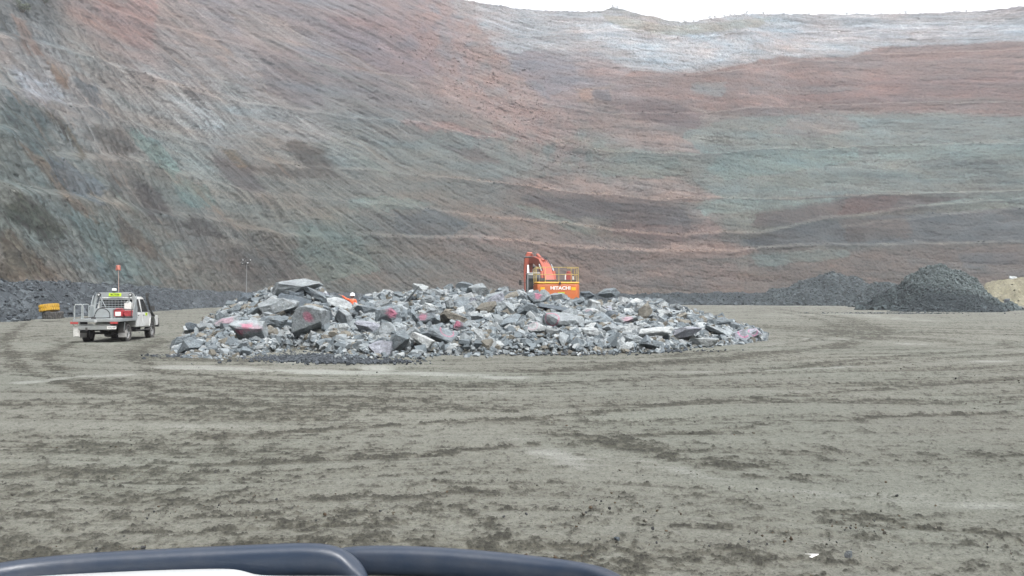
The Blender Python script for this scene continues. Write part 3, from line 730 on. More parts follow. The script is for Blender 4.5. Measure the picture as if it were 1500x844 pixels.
# ------------------------------------------------------------------ gravel berms and stockpiles
def mound(name, segs, res, label, cat, c_dark, c_light, nst, srange, seed, slope=.72, lightmask=None, group=None, bounds=None, coldust=None, stflat=(.45, .9), sh=0, k_=.31):
    """segs: list of ((x,y,h),(x,y,h)) crest lines; angle-of-repose heap with stones as a part"""
    segs = [((a[0] + sh, a[1], a[2]), (b[0] + sh, b[1], b[2])) for a, b in segs]
    xs = [p[0] for s_ in segs for p in s_]; ys = [p[1] for s_ in segs for p in s_]; hm = max(p[2] for s_ in segs for p in s_)
    pad = hm / slope + 2
    gx = np.arange(min(xs) - pad, max(xs) + pad, res); gy = np.arange(min(ys) - pad, max(ys) + pad, res)
    def H(X, Y):
        h = np.full(np.shape(X), -9.0)
        wx = X + 1.7 * fbm(X / 4, Y / 4, seed, 4); wy = Y + 1.7 * fbm(X / 4 + 9, Y / 4, seed + 4, 4)
        for (a, b) in segs:
            dx, dy = b[0] - a[0], b[1] - a[1]; l2 = dx * dx + dy * dy + 1e-6
            t = np.clip(((wx - a[0]) * dx + (wy - a[1]) * dy) / l2, 0, 1)
            d = np.hypot(wx - a[0] - t * dx, wy - a[1] - t * dy)
            hc = a[2] + t * (b[2] - a[2]) + .55 * fbm(t * math.sqrt(l2) / 4, t * 0, seed + 8, 3)
            hh = hc - slope * (np.sqrt(d * d + .5) - .7)
            m = .4; mxv = np.maximum(h, hh); h = mxv + np.log(np.exp((h - mxv) / m) + np.exp((hh - mxv) / m)) * m * .6
        h = h + .16 * fbm(X / 1.3, Y / 1.3, seed + 20, 4, .6)
        return h
    X, Y = np.meshgrid(gx, gy); Z = H(X, Y)
    keep = Z > -.35
    V = np.stack([X, Y, np.maximum(Z, -.5)], -1).reshape(-1, 3)
    Fc = grid_faces(len(gy), len(gx))
    kf = keep.ravel()[Fc].any(1); Fc = Fc[kf]
    used = np.unique(Fc); mp = np.full(len(V), -1); mp[used] = np.arange(len(used)); Fc = mp[Fc]
    tn = .5 + .5 * fbm(X / .9, Y / .9, seed + 30, 4, .7)
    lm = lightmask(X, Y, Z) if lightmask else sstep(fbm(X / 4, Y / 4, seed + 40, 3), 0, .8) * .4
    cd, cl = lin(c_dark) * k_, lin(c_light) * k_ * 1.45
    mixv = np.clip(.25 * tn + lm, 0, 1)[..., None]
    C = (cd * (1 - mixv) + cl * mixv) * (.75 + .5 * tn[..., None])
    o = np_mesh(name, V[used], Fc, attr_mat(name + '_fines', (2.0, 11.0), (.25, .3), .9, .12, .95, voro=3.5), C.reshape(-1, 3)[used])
    tag(o, label, cat, group)
    rs = np.random.RandomState(seed)
    # stones only where there is heap; favour the visible side
    PX = rs.uniform(gx[0], gx[-1], nst * 6); PY = rs.uniform(gy[0], gy[-1], nst * 6); PZ = H(PX, PY)
    k = np.where(PZ > -.12)[0][:nst]
    PX, PY, PZ = PX[k], PY[k], PZ[k]
    sz = srange[0] + (srange[1] - srange[0]) * rs.beta(1.0, 5.5, len(k)); sz = sz * (1 + .6 * (PZ < .5))
    lmk = lightmask(PX, PY, PZ) if lightmask else rs.rand(len(k)) * .35
    tn = rs.beta(2, 4, len(k)); mixv = np.clip(lmk * .8 + .5 * tn, 0, 1)[:, None]
    C = (cd * (1 - mixv) + cl * mixv) * rs.uniform(.65, 1.45, (len(k), 1))
    v, f, c = stone_mass(np.stack([PX, PY, PZ], -1), sz, C, seed + 1, stflat)
    so = np_mesh('stones', v, f, M_STONE, c, smooth=False, parent=o)
    so['kind'] = 'stuff'
    return o
DK, LT = (84, 92, 100), (150, 160, 166)
cr = [(-33, 20, 3.2), (-38, 42, 3.2), (-41.5, 64, 3.25), (-46.5, 84, 3.5), (-56, 126, 3.7), (-61.5, 152, 3.5), (-64, 180, 3.4), (-58, 208, 3.4), (-42, 228, 3.4), (-10, 240, 3.3)]
mound('gravel_berm', list(zip(cr[:-1], cr[1:])), .5, 'long dark grey gravel berm along the foot of the pit face, behind the utility truck', 'berm', DK, LT, 52000, (.06, .75), 41, slope=.78, sh=-3.0)
cr = [(10, 243, 3.2), (42, 236, 3.3), (60, 234, 3.6), (76, 232, 3.4), (100, 232, 3.0)]
mound('gravel_berm', list(zip(cr[:-1], cr[1:])), .6, 'low dark gravel berm behind the right end of the rock heap, below the far face', 'berm', (72, 84, 90), (120, 132, 138), 7000, (.2, 1.3), 42)
mound('gravel_stockpile', [((70, 218, 3.6), (77, 219, 5.6)), ((77, 219, 5.6), (86, 219, 8.9)), ((86, 219, 8.9), (92.5, 219, 7.9)), ((92.5, 219, 7.9), (98, 217, 4.9)), ((94, 210, 3.8), (108, 208, 4.2)), ((94, 206, 5.4), (84, 180, 5.2)), ((84, 180, 5.2), (79, 176, 3.2))], .55,
      'far dark gravel stockpile with a rounded peak, beyond the end of the low berm', 'stockpile', (70, 84, 90), (140, 152, 154), 12000, (.25, 1.6), 43, slope=.78)
mound('gravel_stockpile', [((61.8, 131, 2.6), (63.8, 129, 5.2)), ((63.8, 129, 5.2), (66.6, 127, 7.1)), ((66.6, 127, 7.1), (70, 127, 6.0)), ((70, 127, 6.0), (71.6, 128, 3.6)), ((65, 122, 3.4), (68.5, 121, 3.0))], .35,
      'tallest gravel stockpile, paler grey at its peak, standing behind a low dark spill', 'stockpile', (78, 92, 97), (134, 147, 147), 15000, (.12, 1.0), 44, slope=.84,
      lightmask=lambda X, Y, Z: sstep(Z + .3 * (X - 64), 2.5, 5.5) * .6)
mound('gravel_stockpile', [((54.8, 112, .5), (58.5, 111, 2.3)), ((58.5, 111, 2.3), (63.5, 111, 2.0)), ((63.5, 111, 2.0), (67.3, 113, .6))], .3,
      'low wide spill of dark gravel in front of the tallest stockpile', 'stockpile', (66, 78, 84), (116, 128, 132), 9000, (.08, .6), 45, slope=.6)
mound('earth_mound', [((127.5, 212, 6.6), (134, 212, 7.3)), ((134, 212, 7.3), (142, 212, 7.3)), ((142, 212, 7.3), (165, 216, 6.5))], .6,
      'tan yellow earth mound topped by a pale block, beside the tallest stockpile', 'mound', (150, 145, 120), (176, 172, 150), 900, (.2, 1.3), 46, k_=.45)
# ------------------------------------------------------------------ the broken rock heap
HP = np.array([255, 300, 350, 400, 430, 462, 500, 560, 650, 760, 850, 950, 1050, 1115], float)
H_DF = np.array([24.5, 24.2, 24.8, 26.2, 29.0, 27.0, 24.0, 24.5, 25.4, 25.8, 25.8, 27.0, 29.9, 33.2])
H_YT = np.array([521, 474, 442, 424, 415, 420, 448, 433, 425, 427, 444, 441, 468, 488], float)
def DFF(px): return np.interp(px, HP, H_DF) + 1.5 * fbm(np.asarray(px, float) / 38, np.asarray(px, float) * 0 + 2.2, 705, 4, .6)
SKY_X = [255, 275, 300, 345, 360, 400, 430, 470, 500, 530, 560, 600, 640, 700, 760, 785, 800, 850, 870, 900, 940, 1000, 1050, 1110]
SKY_Y = [518, 482, 470, 442, 434, 424, 412, 420, 438, 434, 422, 418, 417, 416, 419, 430, 436, 439, 431, 426, 435, 447, 465, 484]
H_DR = np.array([30, 37, 36, 36, 36.5, 36.5, 36, 37, 37, 37, 36, 36, 35.5, 35])
def heapH(X, Y):
    X = np.asarray(X, float); Y = np.asarray(Y, float)
    px = 750 + F * X / np.maximum(Y, 1)
    df = DFF(px); dr = np.interp(px, HP, H_DR); zr = CAMH - (np.interp(px, HP, H_YT) - HOR) / F * dr
    zr = np.maximum(zr, .1)
    t = (Y - df) / (dr - df); tb = (Y - dr) / 9.0
    z = np.where(t < 1, zr * np.clip(t, 0, 1) ** .85, zr * (1 - np.clip(tb, 0, 1)) ** 1.2)
    z = np.where(t < 0, .35 * t, z); z = np.where(tb > 1, -.3, z)
    z = z * sstep(px, 235, 275) * (1 - sstep(px, 1100, 1135)) + .10 * fbm(X / 1.3, Y / 1.3, 700, 3) * (z > .05)
    edge = np.where((px < 240) | (px > 1132), -.3, 0)
    return z + edge

def heap_hit(px, py):
    """first point of the heap seen from the camera through a photo pixel (used once, to read positions off the photo)"""
    for d in np.arange(20, 38, .15):
        p = at(px, py, d)
        if p.z <= float(heapH(p.x, p.y)) + .02: return p
    d = float(np.interp(px, HP, H_DR)); p = at(px, py, d)
    return p

GREYS = {'pale': (182, 188, 190), 'light': (162, 170, 174), 'mid': (132, 142, 148), 'dark': (104, 114, 122), 'brown': (138, 135, 126), 'white': (194, 199, 200), 'lilac': (164, 168, 178)}
RK = 0.66
def tone(n, rnd=None, j=.07):
    c = np.array(lin(GREYS[n])) * RK
    if rnd: c = c * (1 + rnd.uniform(-j, j) * 2)
    return (*[float(q) for q in c], 1)
# (px, py, w, h, tone, tilt degrees, label, paint[(px,py,radius,ring,strength)])
HEROES = [
 (435, 424, 78, 32, 'light', 8, 'large dull grey slab crowning the left peak of the rock heap', []),
 (434, 432, 24, 16, 'dark', 10, 'small dark block against the face of the crowning slab on the left peak', []),
 (463, 434, 34, 26, 'mid', -28, 'dark sided block leaning under the right end of the crowning slab', []),
 (408, 449, 60, 28, 'light', 12, 'long pale flat slab just below the left peak of the heap', []),
 (455, 471, 56, 50, 'light', -14, 'biggest boulder of the left side, cream topped with a pink paint mark', [(451, 463, .24, 0, .9, PINK), (456, 466, .2, 0, .5, PINK)]),
 (399, 472, 48, 19, 'mid', 0, 'flat grey slab wedged left of the biggest cream topped boulder', []),
 (364, 485, 58, 32, 'light', -4, 'wide pale slab with two bright pink paint blotches on the left foot', [(362, 477, .26, 0, 1, PINK), (350, 487, .22, 0, 1, PINK), (375, 480, .25, 0, .35, PINK)]),
 (332, 472, 40, 20, 'light', 10, 'slab with a faint pink paint wash at the left shoulder of the heap', [(333, 468, .36, 0, .5, (.5, .2, .28)), (322, 470, .3, 0, .35, (.5, .2, .28))]),
 (280, 480, 18, 16, 'dark', 0, 'lone dark upright stone at the far left end of the heap', []),
 (302, 480, 28, 13, 'light', 4, 'pale low rock next to the lone dark stone at the left end', []),
 (496, 446, 42, 20, 'pale', -14, 'pale sloping slab in front of the person in orange', []),
 (504, 465, 28, 28, 'light', -30, 'leaning grey slab below the person in orange', []),
 (478, 460, 20, 24, 'mid', -20, 'narrow leaning block right of the biggest cream topped boulder', []),
 (502, 482, 18, 16, 'pale', 5, 'small pale cube shaped rock low between the two front spills', []),
 (357, 508, 18, 15, 'mid', 0, 'squarish grey rock at the front of the left foot of the heap', []),
 (372, 511, 14, 11, 'mid', 0, 'small rounded rock right of the squarish rock at the left foot', []),
 (310, 512, 20, 12, 'mid', 6, 'flat grey rock low on the left foot of the heap', []),
 (372, 457, 27, 19, 'mid', 18, 'tilted rough grey block on the upper left slope', []),
 (360, 437, 30, 16, 'dark', 0, 'dark ragged rock on the upper left edge below the lighting mast', []),
 (345, 452, 26, 14, 'mid', 14, 'purplish grey rock under the dark ragged rock at the upper left edge', []),
 (568, 461, 38, 26, 'mid', 6, 'grey boulder with a smeared bright pink mark, centre left of the heap', [(574, 459, .28, 0, 1, PINK)]),
 (624, 468, 42, 20, 'mid', 4, 'dark fronted flat boulder with a small pink mark on its top edge', [(619, 464, .2, 0, .75, PINK)]),
 (649, 491, 54, 30, 'mid', -16, 'long grey boulder with a pink ring painted on its face', [(655, 485, .24, 1, .85, PINK)]),
 (675, 479, 26, 19, 'mid', -22, 'leaning block with a vivid pink blotch, above the ringed long boulder', [(669, 474, .24, 0, 1, PINK)]),
 (599, 437, 32, 13, 'pale', 48, 'elongated pale slab standing tilted on the heap top, centre left', []),
 (616, 423, 24, 16, 'pale', -14, 'pale block on the skyline of the heap above the tilted elongated slab', []),
 (566, 484, 31, 24, 'light', 4, 'block with a flat light top, low on the centre left slope', []),
 (559, 510, 38, 23, 'lilac', -4, 'bluish white boulder at the front edge of the heap', []),
 (584, 500, 34, 34, 'mid', 30, 'rough brown grey boulder right of the bluish white boulder', []),
 (619, 500, 36, 27, 'white', -22, 'very pale chalky slab at the front of the heap', []),
 (612, 516, 26, 9, 'light', 0, 'low flat stone at the front edge below the very pale slab', []),
 (710, 452, 36, 22, 'brown', 14, 'overhanging brown grey slab in the middle of the heap', []),
 (742, 450, 32, 19, 'light', -18, 'pale wedge right of the overhanging brown grey slab', []),
 (704, 495, 19, 27, 'pale', 18, 'tall pale upright stone low in the middle of the heap', []),
 (701, 425, 36, 20, 'light', 6, 'broad pale block on the skyline in the middle of the heap', []),
 (658, 446, 15, 22, 'light', 10, 'slim upright slab between the skyline and the middle rubble', []),
 (680, 419, 26, 14, 'mid', -12, 'dull slab on the skyline left of the broad pale block', []),
 (638, 430, 28, 15, 'light', -12, 'flat rock on the upper slope below the skyline, centre left', []),
 (727, 432, 24, 12, 'light', 12, 'low light rock right of the broad pale skyline block', []),
 (749, 433, 26, 14, 'brown', 18, 'layered brown rock near the skyline left of the excavator', []),
 (786, 438, 28, 19, 'mid', -4, 'bluish grey rock with a pink star shaped mark, left under the excavator', [(788, 433, .22, 0, 1, PINK)]),
 (826, 470, 62, 26, 'light', -5, 'largest smooth boulder, with a clear pink circle, right of the centre', [(808, 467, .27, 1, 1, PINK)]),
 (786, 481, 30, 21, 'pale', 22, 'pale block with a faint pink scribble, against the boulder with the clear pink circle', [(780, 477, .17, 1, .45, PINK)]),
 (818, 452, 60, 14, 'dark', -8, 'long dark slab lying above the boulder with the clear pink circle', []),
 (817, 436, 30, 14, 'light', 6, 'light rock directly in front of the excavator counterweight', []),
 (846, 442, 22, 14, 'mid', 16, 'grey rock in front of the right corner of the excavator', []),
 (892, 429, 34, 15, 'mid', 6, 'dull grey rock on the skyline right of the excavator', []),
 (861, 432, 22, 11, 'dark', 0, 'dark rock on the skyline beside the right corner of the excavator', []),
 (864, 457, 26, 12, 'pale', 4, 'pale rock with a faint pink smear, right of the long dark slab', [(862, 457, .2, 0, .4, (.5, .25, .33))]),
 (917, 470, 36, 15, 'light', 4, 'flat pale slab with a light pink wash, on the right slope', [(919, 467, .28, 0, .55, (.55, .25, .32))]),
 (894, 461, 24, 12, 'dark', -4, 'dark flat rock behind the slab with the light pink wash', []),
 (945, 457, 22, 27, 'brown', 38, 'brown grey slab standing tilted on the right slope', []),
 (988, 450, 26, 11, 'light', 8, 'flat grey slab on the upper edge of the right end', []),
 (972, 459, 26, 13, 'pale', -6, 'pale slab beside the tilted brown grey slab on the right slope', []),
 (962, 487, 54, 19, 'white', 8, 'broad whitish flat slab low on the right slope', []),
 (1003, 490, 50, 23, 'lilac', 12, 'pale lilac slab resting against the broad whitish slab', []),
 (1030, 502, 46, 14, 'pale', 0, 'long low pale block at the front foot of the right end', []),
 (1052, 485, 40, 19, 'light', -18, 'layered grey slab sloping down at the right end', []),
 (1056, 472, 30, 14, 'mid', 0, 'bluish grey rock on top of the right end', []),
 (1085, 492, 26, 20, 'lilac', 22, 'pale lilac rock with a washed out pink ring, second from the right tip', [(1089, 486, .22, 1, .8, (.6, .12, .3))]),
 (1105, 489, 22, 16, 'lilac', 10, 'last rock of the right tip, pale with a pink ring', [(1103, 485, .19, 1, .75, (.6, .12, .3))]),
 (952, 506, 32, 11, 'mid', -6, 'low dark fronted stone at the right front foot', []),
 (928, 497, 36, 15, 'light', -8, 'grey slab above the low dark fronted stone at the right front foot', []),
 (895, 482, 28, 16, 'light', -14, 'smooth light block below the slab with the light pink wash', []),
 (1074, 478, 20, 12, 'mid', 10, 'small bluish rock behind the rock with the washed out pink ring', []),
 (1000, 472, 26, 12, 'brown', -8, 'brown muddy block on the right slope above the lilac slab', []),
]
PROTO_HI = [rock_bm(50 + i, 10 + i % 6, 2, .028, .02) for i in range(16)]
def bm_mesh(bm, name):
    me = bpy.data.meshes.new(name); bm.to_mesh(me); bm.free(); return me
PM = [bm_mesh(b, 'boulder') for b in PROTO_HI]
rnd = random.Random(99)
placed = []; RECT = [(517, 440, 11, 9, 46)]
def hides(px, py, hw, hh, d):
    return any(abs(px - a) < w2 + hw * .6 and abs(py - b) < h2 + hh * .6 and d < d2 + .3 for a, b, w2, h2, d2 in RECT)
heap_grp = 'blasted rocks of the broken rock heap'
for i, (px, py, wp, hp, tn, tilt, label, paint) in enumerate(HEROES):
    p = heap_hit(px, py + hp * .40)
    d = p.y
    sw, sh = wp / F * d, hp / F * d
    dep = max(.65 * sw, .8 * sh)
    me = PM[i % len(PM)]
    o = bpy.data.objects.new('boulder', me); COL.objects.link(o)
    # keep the outline: the box of the tilted rock should be sw x sh
    ta = R(abs(tilt)); c, s_ = math.cos(ta), math.sin(ta)
    dd = c * c - s_ * s_
    if dd > .3:
        a_, b_ = (c * sw - s_ * sh) / dd, (c * sh - s_ * sw) / dd
        if a_ < .3 * sw or b_ < .35 * sh: a_, b_ = sw * .95, sh * .7
    else: a_, b_ = sw * 1.1, sh * .55
    o.scale = (a_ * 1.12, dep, b_ * 1.15)
    pc = at(px, py, d + dep * .2)
    o.location = pc
    flip = math.pi if (i // 16) % 2 else 0
    o.rotation_euler = (R(rnd.uniform(-10, 22)), -R(tilt), rnd.uniform(-.25, .25) + flip)
    if flip: o.rotation_euler[1] = R(tilt)
    if paint:
        o.data = me = me.copy()
    if not me.materials: me.materials.append(M_ROCK)
    o.color = tone(tn, rnd, .03)
    tag(o, label, 'rock', heap_grp)
    for it in range(3):
        MWt = Matrix.Translation(o.location) @ o.rotation_euler.to_matrix().to_4x4() @ Matrix.Diagonal((*o.scale, 1))
        q = [MWt @ v.co for v in me.vertices]
        ux_ = [750 + F * v.x / v.y for v in q]; uy_ = [HOR - F * (v.z - CAMH) / v.y for v in q]
        fx_ = wp / (max(ux_) - min(ux_)); fz_ = hp / (max(uy_) - min(uy_))
        o.location.x -= ((max(ux_) + min(ux_)) / 2 - px) / F * d; o.location.z += ((max(uy_) + min(uy_)) / 2 - py) / F * d
        if it < 2: o.scale[0] *= fx_ ** .8; o.scale[2] *= fz_ ** .8
    placed.append((pc.x, pc.y, pc.z, sw, sh, dep)); RECT.append((px, py, wp * .40, hp * .40, d))
    if paint:
        bpy.context.view_layer.update()
        vs = [o.matrix_world @ v.co for v in me.vertices]
        bv = BVHTree.FromPolygons(vs, [p_.vertices[:] for p_ in me.polygons])
        marks = []
        for (ax, ay, rad, ring, stg, pc_) in paint:
            tgt = at(ax, ay, 40); dr = (tgt - Vector((0, 0, CAMH))).normalized()
            hit = bv.ray_cast(Vector((0, 0, CAMH)), dr)[0]
            if hit is None: hit = bv.find_nearest(at(ax, ay, d))[0]
            marks.append((tuple(hit), rad * (1 if ring else .85), ring, stg, pc_))
        me.materials.clear(); me.materials.append(rock_mat('painted_rock', marks))

# middle-sized rocks between the named ones
def zone(px, t):
    a = ('at the far left end of the heap' if px < 330 else 'by the cream topped boulder' if px < 480 else 'in front of the person in orange' if px < 600
         else 'left of the tall upright stone' if px < 700 else 'left below the excavator' if px < 790 else 'by the clear pink circle boulder' if px < 880
         else 'by the pink washed slab' if px < 980 else 'at the low right end of the heap')
    return a, ('near the ground' if t < .33 else 'half way up' if t < .7 else 'near the top')
pts = [(q[0], q[1], max(q[3], q[5]) * .5) for q in placed]
cnt = 0; tries = 0
want = 300 - len(HEROES) - 4
while cnt < want and tries < 60000:
    tries += 1
    px = rnd.uniform(262, 1100); t = rnd.random() ** .85
    if tries % 9 == 0: t = rnd.uniform(1, 1.25)
    df = float(DFF(px)); dr = float(np.interp(px, HP, H_DR)); d = df + t * (dr - df)
    x = (px - 750) / F * d
    s_ = (.36 + 1.0 * rnd.random() ** 2.0) * (1.25 if px < 620 or px > 880 else 1.0) * (1.0 if tries < 12000 else .72)
    if any((x - a) ** 2 + (d - b) ** 2 < (.50 * s_ + .55 * c) ** 2 for a, b, c in pts): continue
    z = float(heapH(x, d))
    if z < -.05: continue
    fl = rnd.uniform(.38, .8)
    s_ *= (.6 if t < .3 else .85 if t < .5 else 1)
    if HOR - F * (z + s_ * fl * .75 - CAMH) / d < float(np.interp(px, SKY_X, SKY_Y)): continue
    if hides(px, HOR - F * (z + s_ * fl * .22 - CAMH) / d, s_ * .55 * F / d, s_ * fl * .5 * F / d, d): continue
    pts.append((x, d, s_ * .5))
    o = bpy.data.objects.new('boulder', PM[rnd.randrange(len(PM))]); COL.objects.link(o)
    o.scale = (s_ * rnd.uniform(.9, 1.35), s_ * rnd.uniform(.7, 1.1), s_ * fl)
    o.location = (x, d, z + s_ * fl * .22)
    o.rotation_euler = (R(rnd.gauss(8, 18)), R(rnd.gauss(0, 20)), rnd.uniform(0, 6.28))
    tn = rnd.choices(['pale', 'light', 'mid', 'dark', 'brown', 'white', 'lilac'], [4, 6, 4, 1.2, 1.2, .8, .8])[0]
    o.color = tone(tn, rnd)
    za, zb = zone(px, t)
    szw = 'smaller' if s_ < .55 else 'bigger'
    word = {'pale': 'pale', 'light': 'light grey', 'mid': 'mid grey', 'dark': 'dark', 'brown': 'brownish', 'white': 'whitish', 'lilac': 'lilac grey'}[tn]
    tag(o, f'{szw} {word} rock {za}, {zb}'.replace('around the ', 'round the '), 'rock', heap_grp)
    cnt += 1
print('mid rocks', cnt)
for m_ in PM:
    if not m_.materials: m_.materials.append(M_ROCK)

# the heap's own body of fines plus small rubble: nobody could count it
gx = np.arange(-21, 16, .16); gy = np.arange(21, 48, .16)
X, Y = np.meshgrid(gx, gy); Z = heapH(X, Y) + .07 * fbm(X / .5, Y / .5, 720, 4, .6) - .05
V = np.stack([X, Y, Z], -1).reshape(-1, 3); Fc = grid_faces(len(gy), len(gx))
kf = (Z.ravel()[Fc] > -.12).any(1); Fc = Fc[kf]
used = np.unique(Fc); mp = np.full(len(V), -1); mp[used] = np.arange(len(used)); Fc = mp[Fc]
tn = .5 + .5 * fbm(X / .7, Y / .7, 730, 4)
C = lin((120, 122, 118)) * (.7 + .5 * tn[..., None])
o = np_mesh('rubble', V[used], Fc, attr_mat('heap_fines', (4, 22), (.25, .3), 1.0, .06, .95, voro=9), C.reshape(-1, 3)[used] * RK)
tag(o, 'small grey broken stone and fines filling the gaps of the rock heap', 'rubble', kind='stuff')
rs = np.random.RandomState(17)
n = 21000
px = rs.uniform(250, 1120, n); t = rs.rand(n) * 1.35 - .09
df = DFF(px); dr = np.interp(px, HP, H_DR); d = df + t * (dr - df); x = (px - 750) / F * d
z = heapH(x, d); z = np.where(z < 0, 0, z)
sz = .07 + .50 * rs.beta(1.0, 3.6, n); foot = t < .03; sz = np.where(foot, sz * .6, sz)
pyv = HOR - F * (z + sz * .12 - CAMH) / d
hid = np.zeros(n, bool)
for (a, b_, w2, h2, d2) in RECT: hid |= (abs(px - a) < w2) & (abs(pyv - b_) < h2) & (d < d2 + .4)
keep = ~hid & (pyv > np.interp(px, SKY_X, SKY_Y) - 1)
keep &= (z > .02) | (rs.rand(n) < .35)
base_c = np.array([lin(GREYS[k]) for k in ('pale', 'light', 'mid', 'mid', 'light', 'mid', 'brown')]) * RK
C = base_c[rs.randint(0, 7, n)] * rs.uniform(.74, .98, (n, 1))
v, f, c = stone_mass(np.stack([x, d, z + sz * .12], -1)[keep], sz[keep], C[keep], 18)
o2 = np_mesh('stones', v, f, M_STONE, c, smooth=False, parent=o); o2['kind'] = 'stuff'
# dark gravel aprons on the ground at the left front, thinning to single stones
P = []; Sx = []
for (cx, cy, rx, ry, k) in [(455, 524, 1.9, 1.3, 2000), (520, 530, 1.5, .7, 800), (300, 521, 1.6, .9, 350), (930, 514, 2.4, .9, 400), (700, 519, 5, .6, 350), (1300, 459, 9, 3, 700), (350, 516, 2.0, .8, 250)]:
    gx_, gy_ = gp(cx, cy)
    a = rs.normal(0, .5, (k, 2)); P.append(np.stack([gx_ + a[:, 0] * rx, gy_ + a[:, 1] * ry, np.full(k, .01)], -1)); Sx.append(.03 + .16 * rs.beta(1, 4, k) * (1 if k != 700 else 2))
P = np.vstack(P); Sx = np.concatenate(Sx)
v, f, c = stone_mass(P, Sx, lin((86, 92, 98)) * .6 * rs.uniform(.6, 1.5, (len(P), 1)), 19)
o = np_mesh('gravel', v, f, M_STONE, c, smooth=False)
tag(o, 'dark gravel spilled on the ground along the front foot of the rock heap', 'gravel', kind='stuff')
# crumbs and clods scattered on the pit floor
n = 6000
yy = 438 + 406 * rs.beta(1.4, 1.3, n) + 6; xx = rs.uniform(-100, 1600, n)
dd = CAMH * F / (yy - HOR); x = (xx - 750) / F * dd
m = fbm(x / 1.1, dd / .8, 740, 4)
k = (m > .05) & ((heapH(x, dd) < 0) | (dd < 22))
sz = (.005 + .028 * rs.beta(1, 6, n)) * (1 + dd / 14)
cc = np.array([lin(q) for q in ((96, 94, 88), (122, 118, 108), (150, 147, 138), (80, 82, 84), (104, 92, 78))])[rs.randint(0, 5, n)]
v, f, c = stone_mass(np.stack([x, dd, sz * .1 - .01], -1)[k], sz[k], cc[k] * .5 * rs.uniform(.8, 1.2, (k.sum(), 1)), 21)
o = np_mesh('gravel', v, f, M_STONE, c, smooth=False)
tag(o, 'small stones and mud crumbs scattered over the whole pit floor', 'gravel', kind='stuff')
# single stones one can point at
def lone(px, py, wp, hp, tn, label, k, dpt=None):
    x, d = gp(px, py + hp * .5)
    if dpt: d = dpt; x = (px - 750) / F * d
    o = bpy.data.objects.new('stone', PM[k]); COL.objects.link(o)
    o.scale = (wp / F * d, wp / F * d * .8, hp / F * d * 1.2); o.rotation_euler = (0, 0, k)
    o.location = (x, d, hp / F * d * .35) if not dpt else at(px, py, d)
    o.color = tone(tn); tag(o, label, 'stone')
lone(1240, 809, 12, 8, 'dark', 'dark stone half sunk in the pit floor near the white scrap', 3)
lone(1475, 441, 10, 6, 'dark', 'dark rock on the pale floor below the tan mound', 5, 190)
lone(1484, 408.5, 13, 7, 'pale', 'pale block lying on top of the tan mound', 7, 212)
lone(903, 787, 9, 5, 'dark', 'small dark stone on the floor in front of the right end of the bonnet guard', 9)
# white scrap: a bent strip of plastic
gx_, gy_ = gp(1191, 816)
mb = MB()
vs = [mb.bm.verts.new(Vector((gx_, gy_, 0)) + Vector(q)) for q in [(-.035, .03, .02), (.03, 0, .028), (-.03, -.035, .018), (-.045, -.03, .02), (-.005, 0, .024), (-.05, .035, .02)]]
mb.bm.faces.new((vs[0], vs[1], vs[4], vs[5])); mb.bm.faces.new((vs[1], vs[2], vs[3], vs[4]))
o = mb.build('plastic_scrap', mat('white_plastic', (.8, .8, .78), .5)); sm_ = o.modifiers.new('s', 'SOLIDIFY'); sm_.thickness = .004
tag(o, 'small white V shaped scrap lying on the pit floor', 'litter')

# shrubs on the rim and on the upper left slope
M_LEAF = mat('shrub_leaf', (.045, .06, .035), .8, dirt=.5, dirtcol=(.09, .10, .06), scale=3)
M_TWIG = mat('shrub_twig', (.12, .10, .08), .9)
def shrub(loc, size, seed, label, group=None, nleaf=500):
    rr = random.Random(seed); t = empty('shrub', loc); tag(t, label, 'shrub', group)
    mb = MB(); tips = []
    for k in range(7):
        a = rr.uniform(0, 6.28); b = Vector((math.cos(a) * rr.uniform(.2, .5), math.sin(a) * rr.uniform(.2, .5), rr.uniform(.5, .95))) * size
        mb.path([(0, 0, -.3), b * .5 + Vector((rr.uniform(-.06, .06),) * 3) * size, b], [.03 * size, .02 * size, .008 * size], 5); tips.append(b)
    mb.build('stem', M_TWIG, t)
    bm = bmesh.new()
    for k in range(nleaf):
        c = rr.choice(tips) * rr.uniform(.75, 1.1) + Vector((rr.gauss(0, .15), rr.gauss(0, .15), rr.gauss(0, .12))) * size
        n = Vector((rr.gauss(0, 1), rr.gauss(0, 1), rr.gauss(0, 1))).normalized(); u = n.orthogonal().normalized(); v = n.cross(u); l = .09 * size * rr.uniform(.6, 1.3)
        bm.faces.new([bm.verts.new(c + u * l), bm.verts.new(c + v * l * .45), bm.verts.new(c - u * l), bm.verts.new(c - v * l * .45)])
    me = bpy.data.meshes.new('foliage'); bm.to_mesh(me); bm.free(); link_mesh('foliage', me, M_LEAF, t)
    return t
WX, WY, WZ, RIM = WALL
wpx = 750 + F * WX / np.maximum(WY, 1); wpy = HOR - F * (WZ - CAMH) / np.maximum(WY, 1); wpx[WY < 10] = -9999
def wall_at(px, py):
    j = np.argmin((wpx - px) ** 2 + (wpy - py) ** 2); j = np.unravel_index(j, wpx.shape); return Vector((WX[j], WY[j], WZ[j]))
sh0 = shrub(wall_at(28, 16) + Vector((0, 0, -.6)), 3.0, 1, 'dark green shrub hanging at the top left of the pit face, bigger of two')
shrub(wall_at(62, 3) + Vector((0, 0, -.4)), 1.8, 2, 'smaller dark green shrub at the top left of the pit face')
rr = random.Random(4); proto_s = None
rimpx = [1003, 1018, 1026, 1041, 1049, 1063, 1071, 1078, 1096, 1120, 1188, 1243, 1330, 1420, 898, 905]
rx, ry, rz = WX[-1], WY[-1], WZ[-1]; rpx = 750 + F * rx / np.maximum(ry, 1); rpx[ry < 10] = -9999
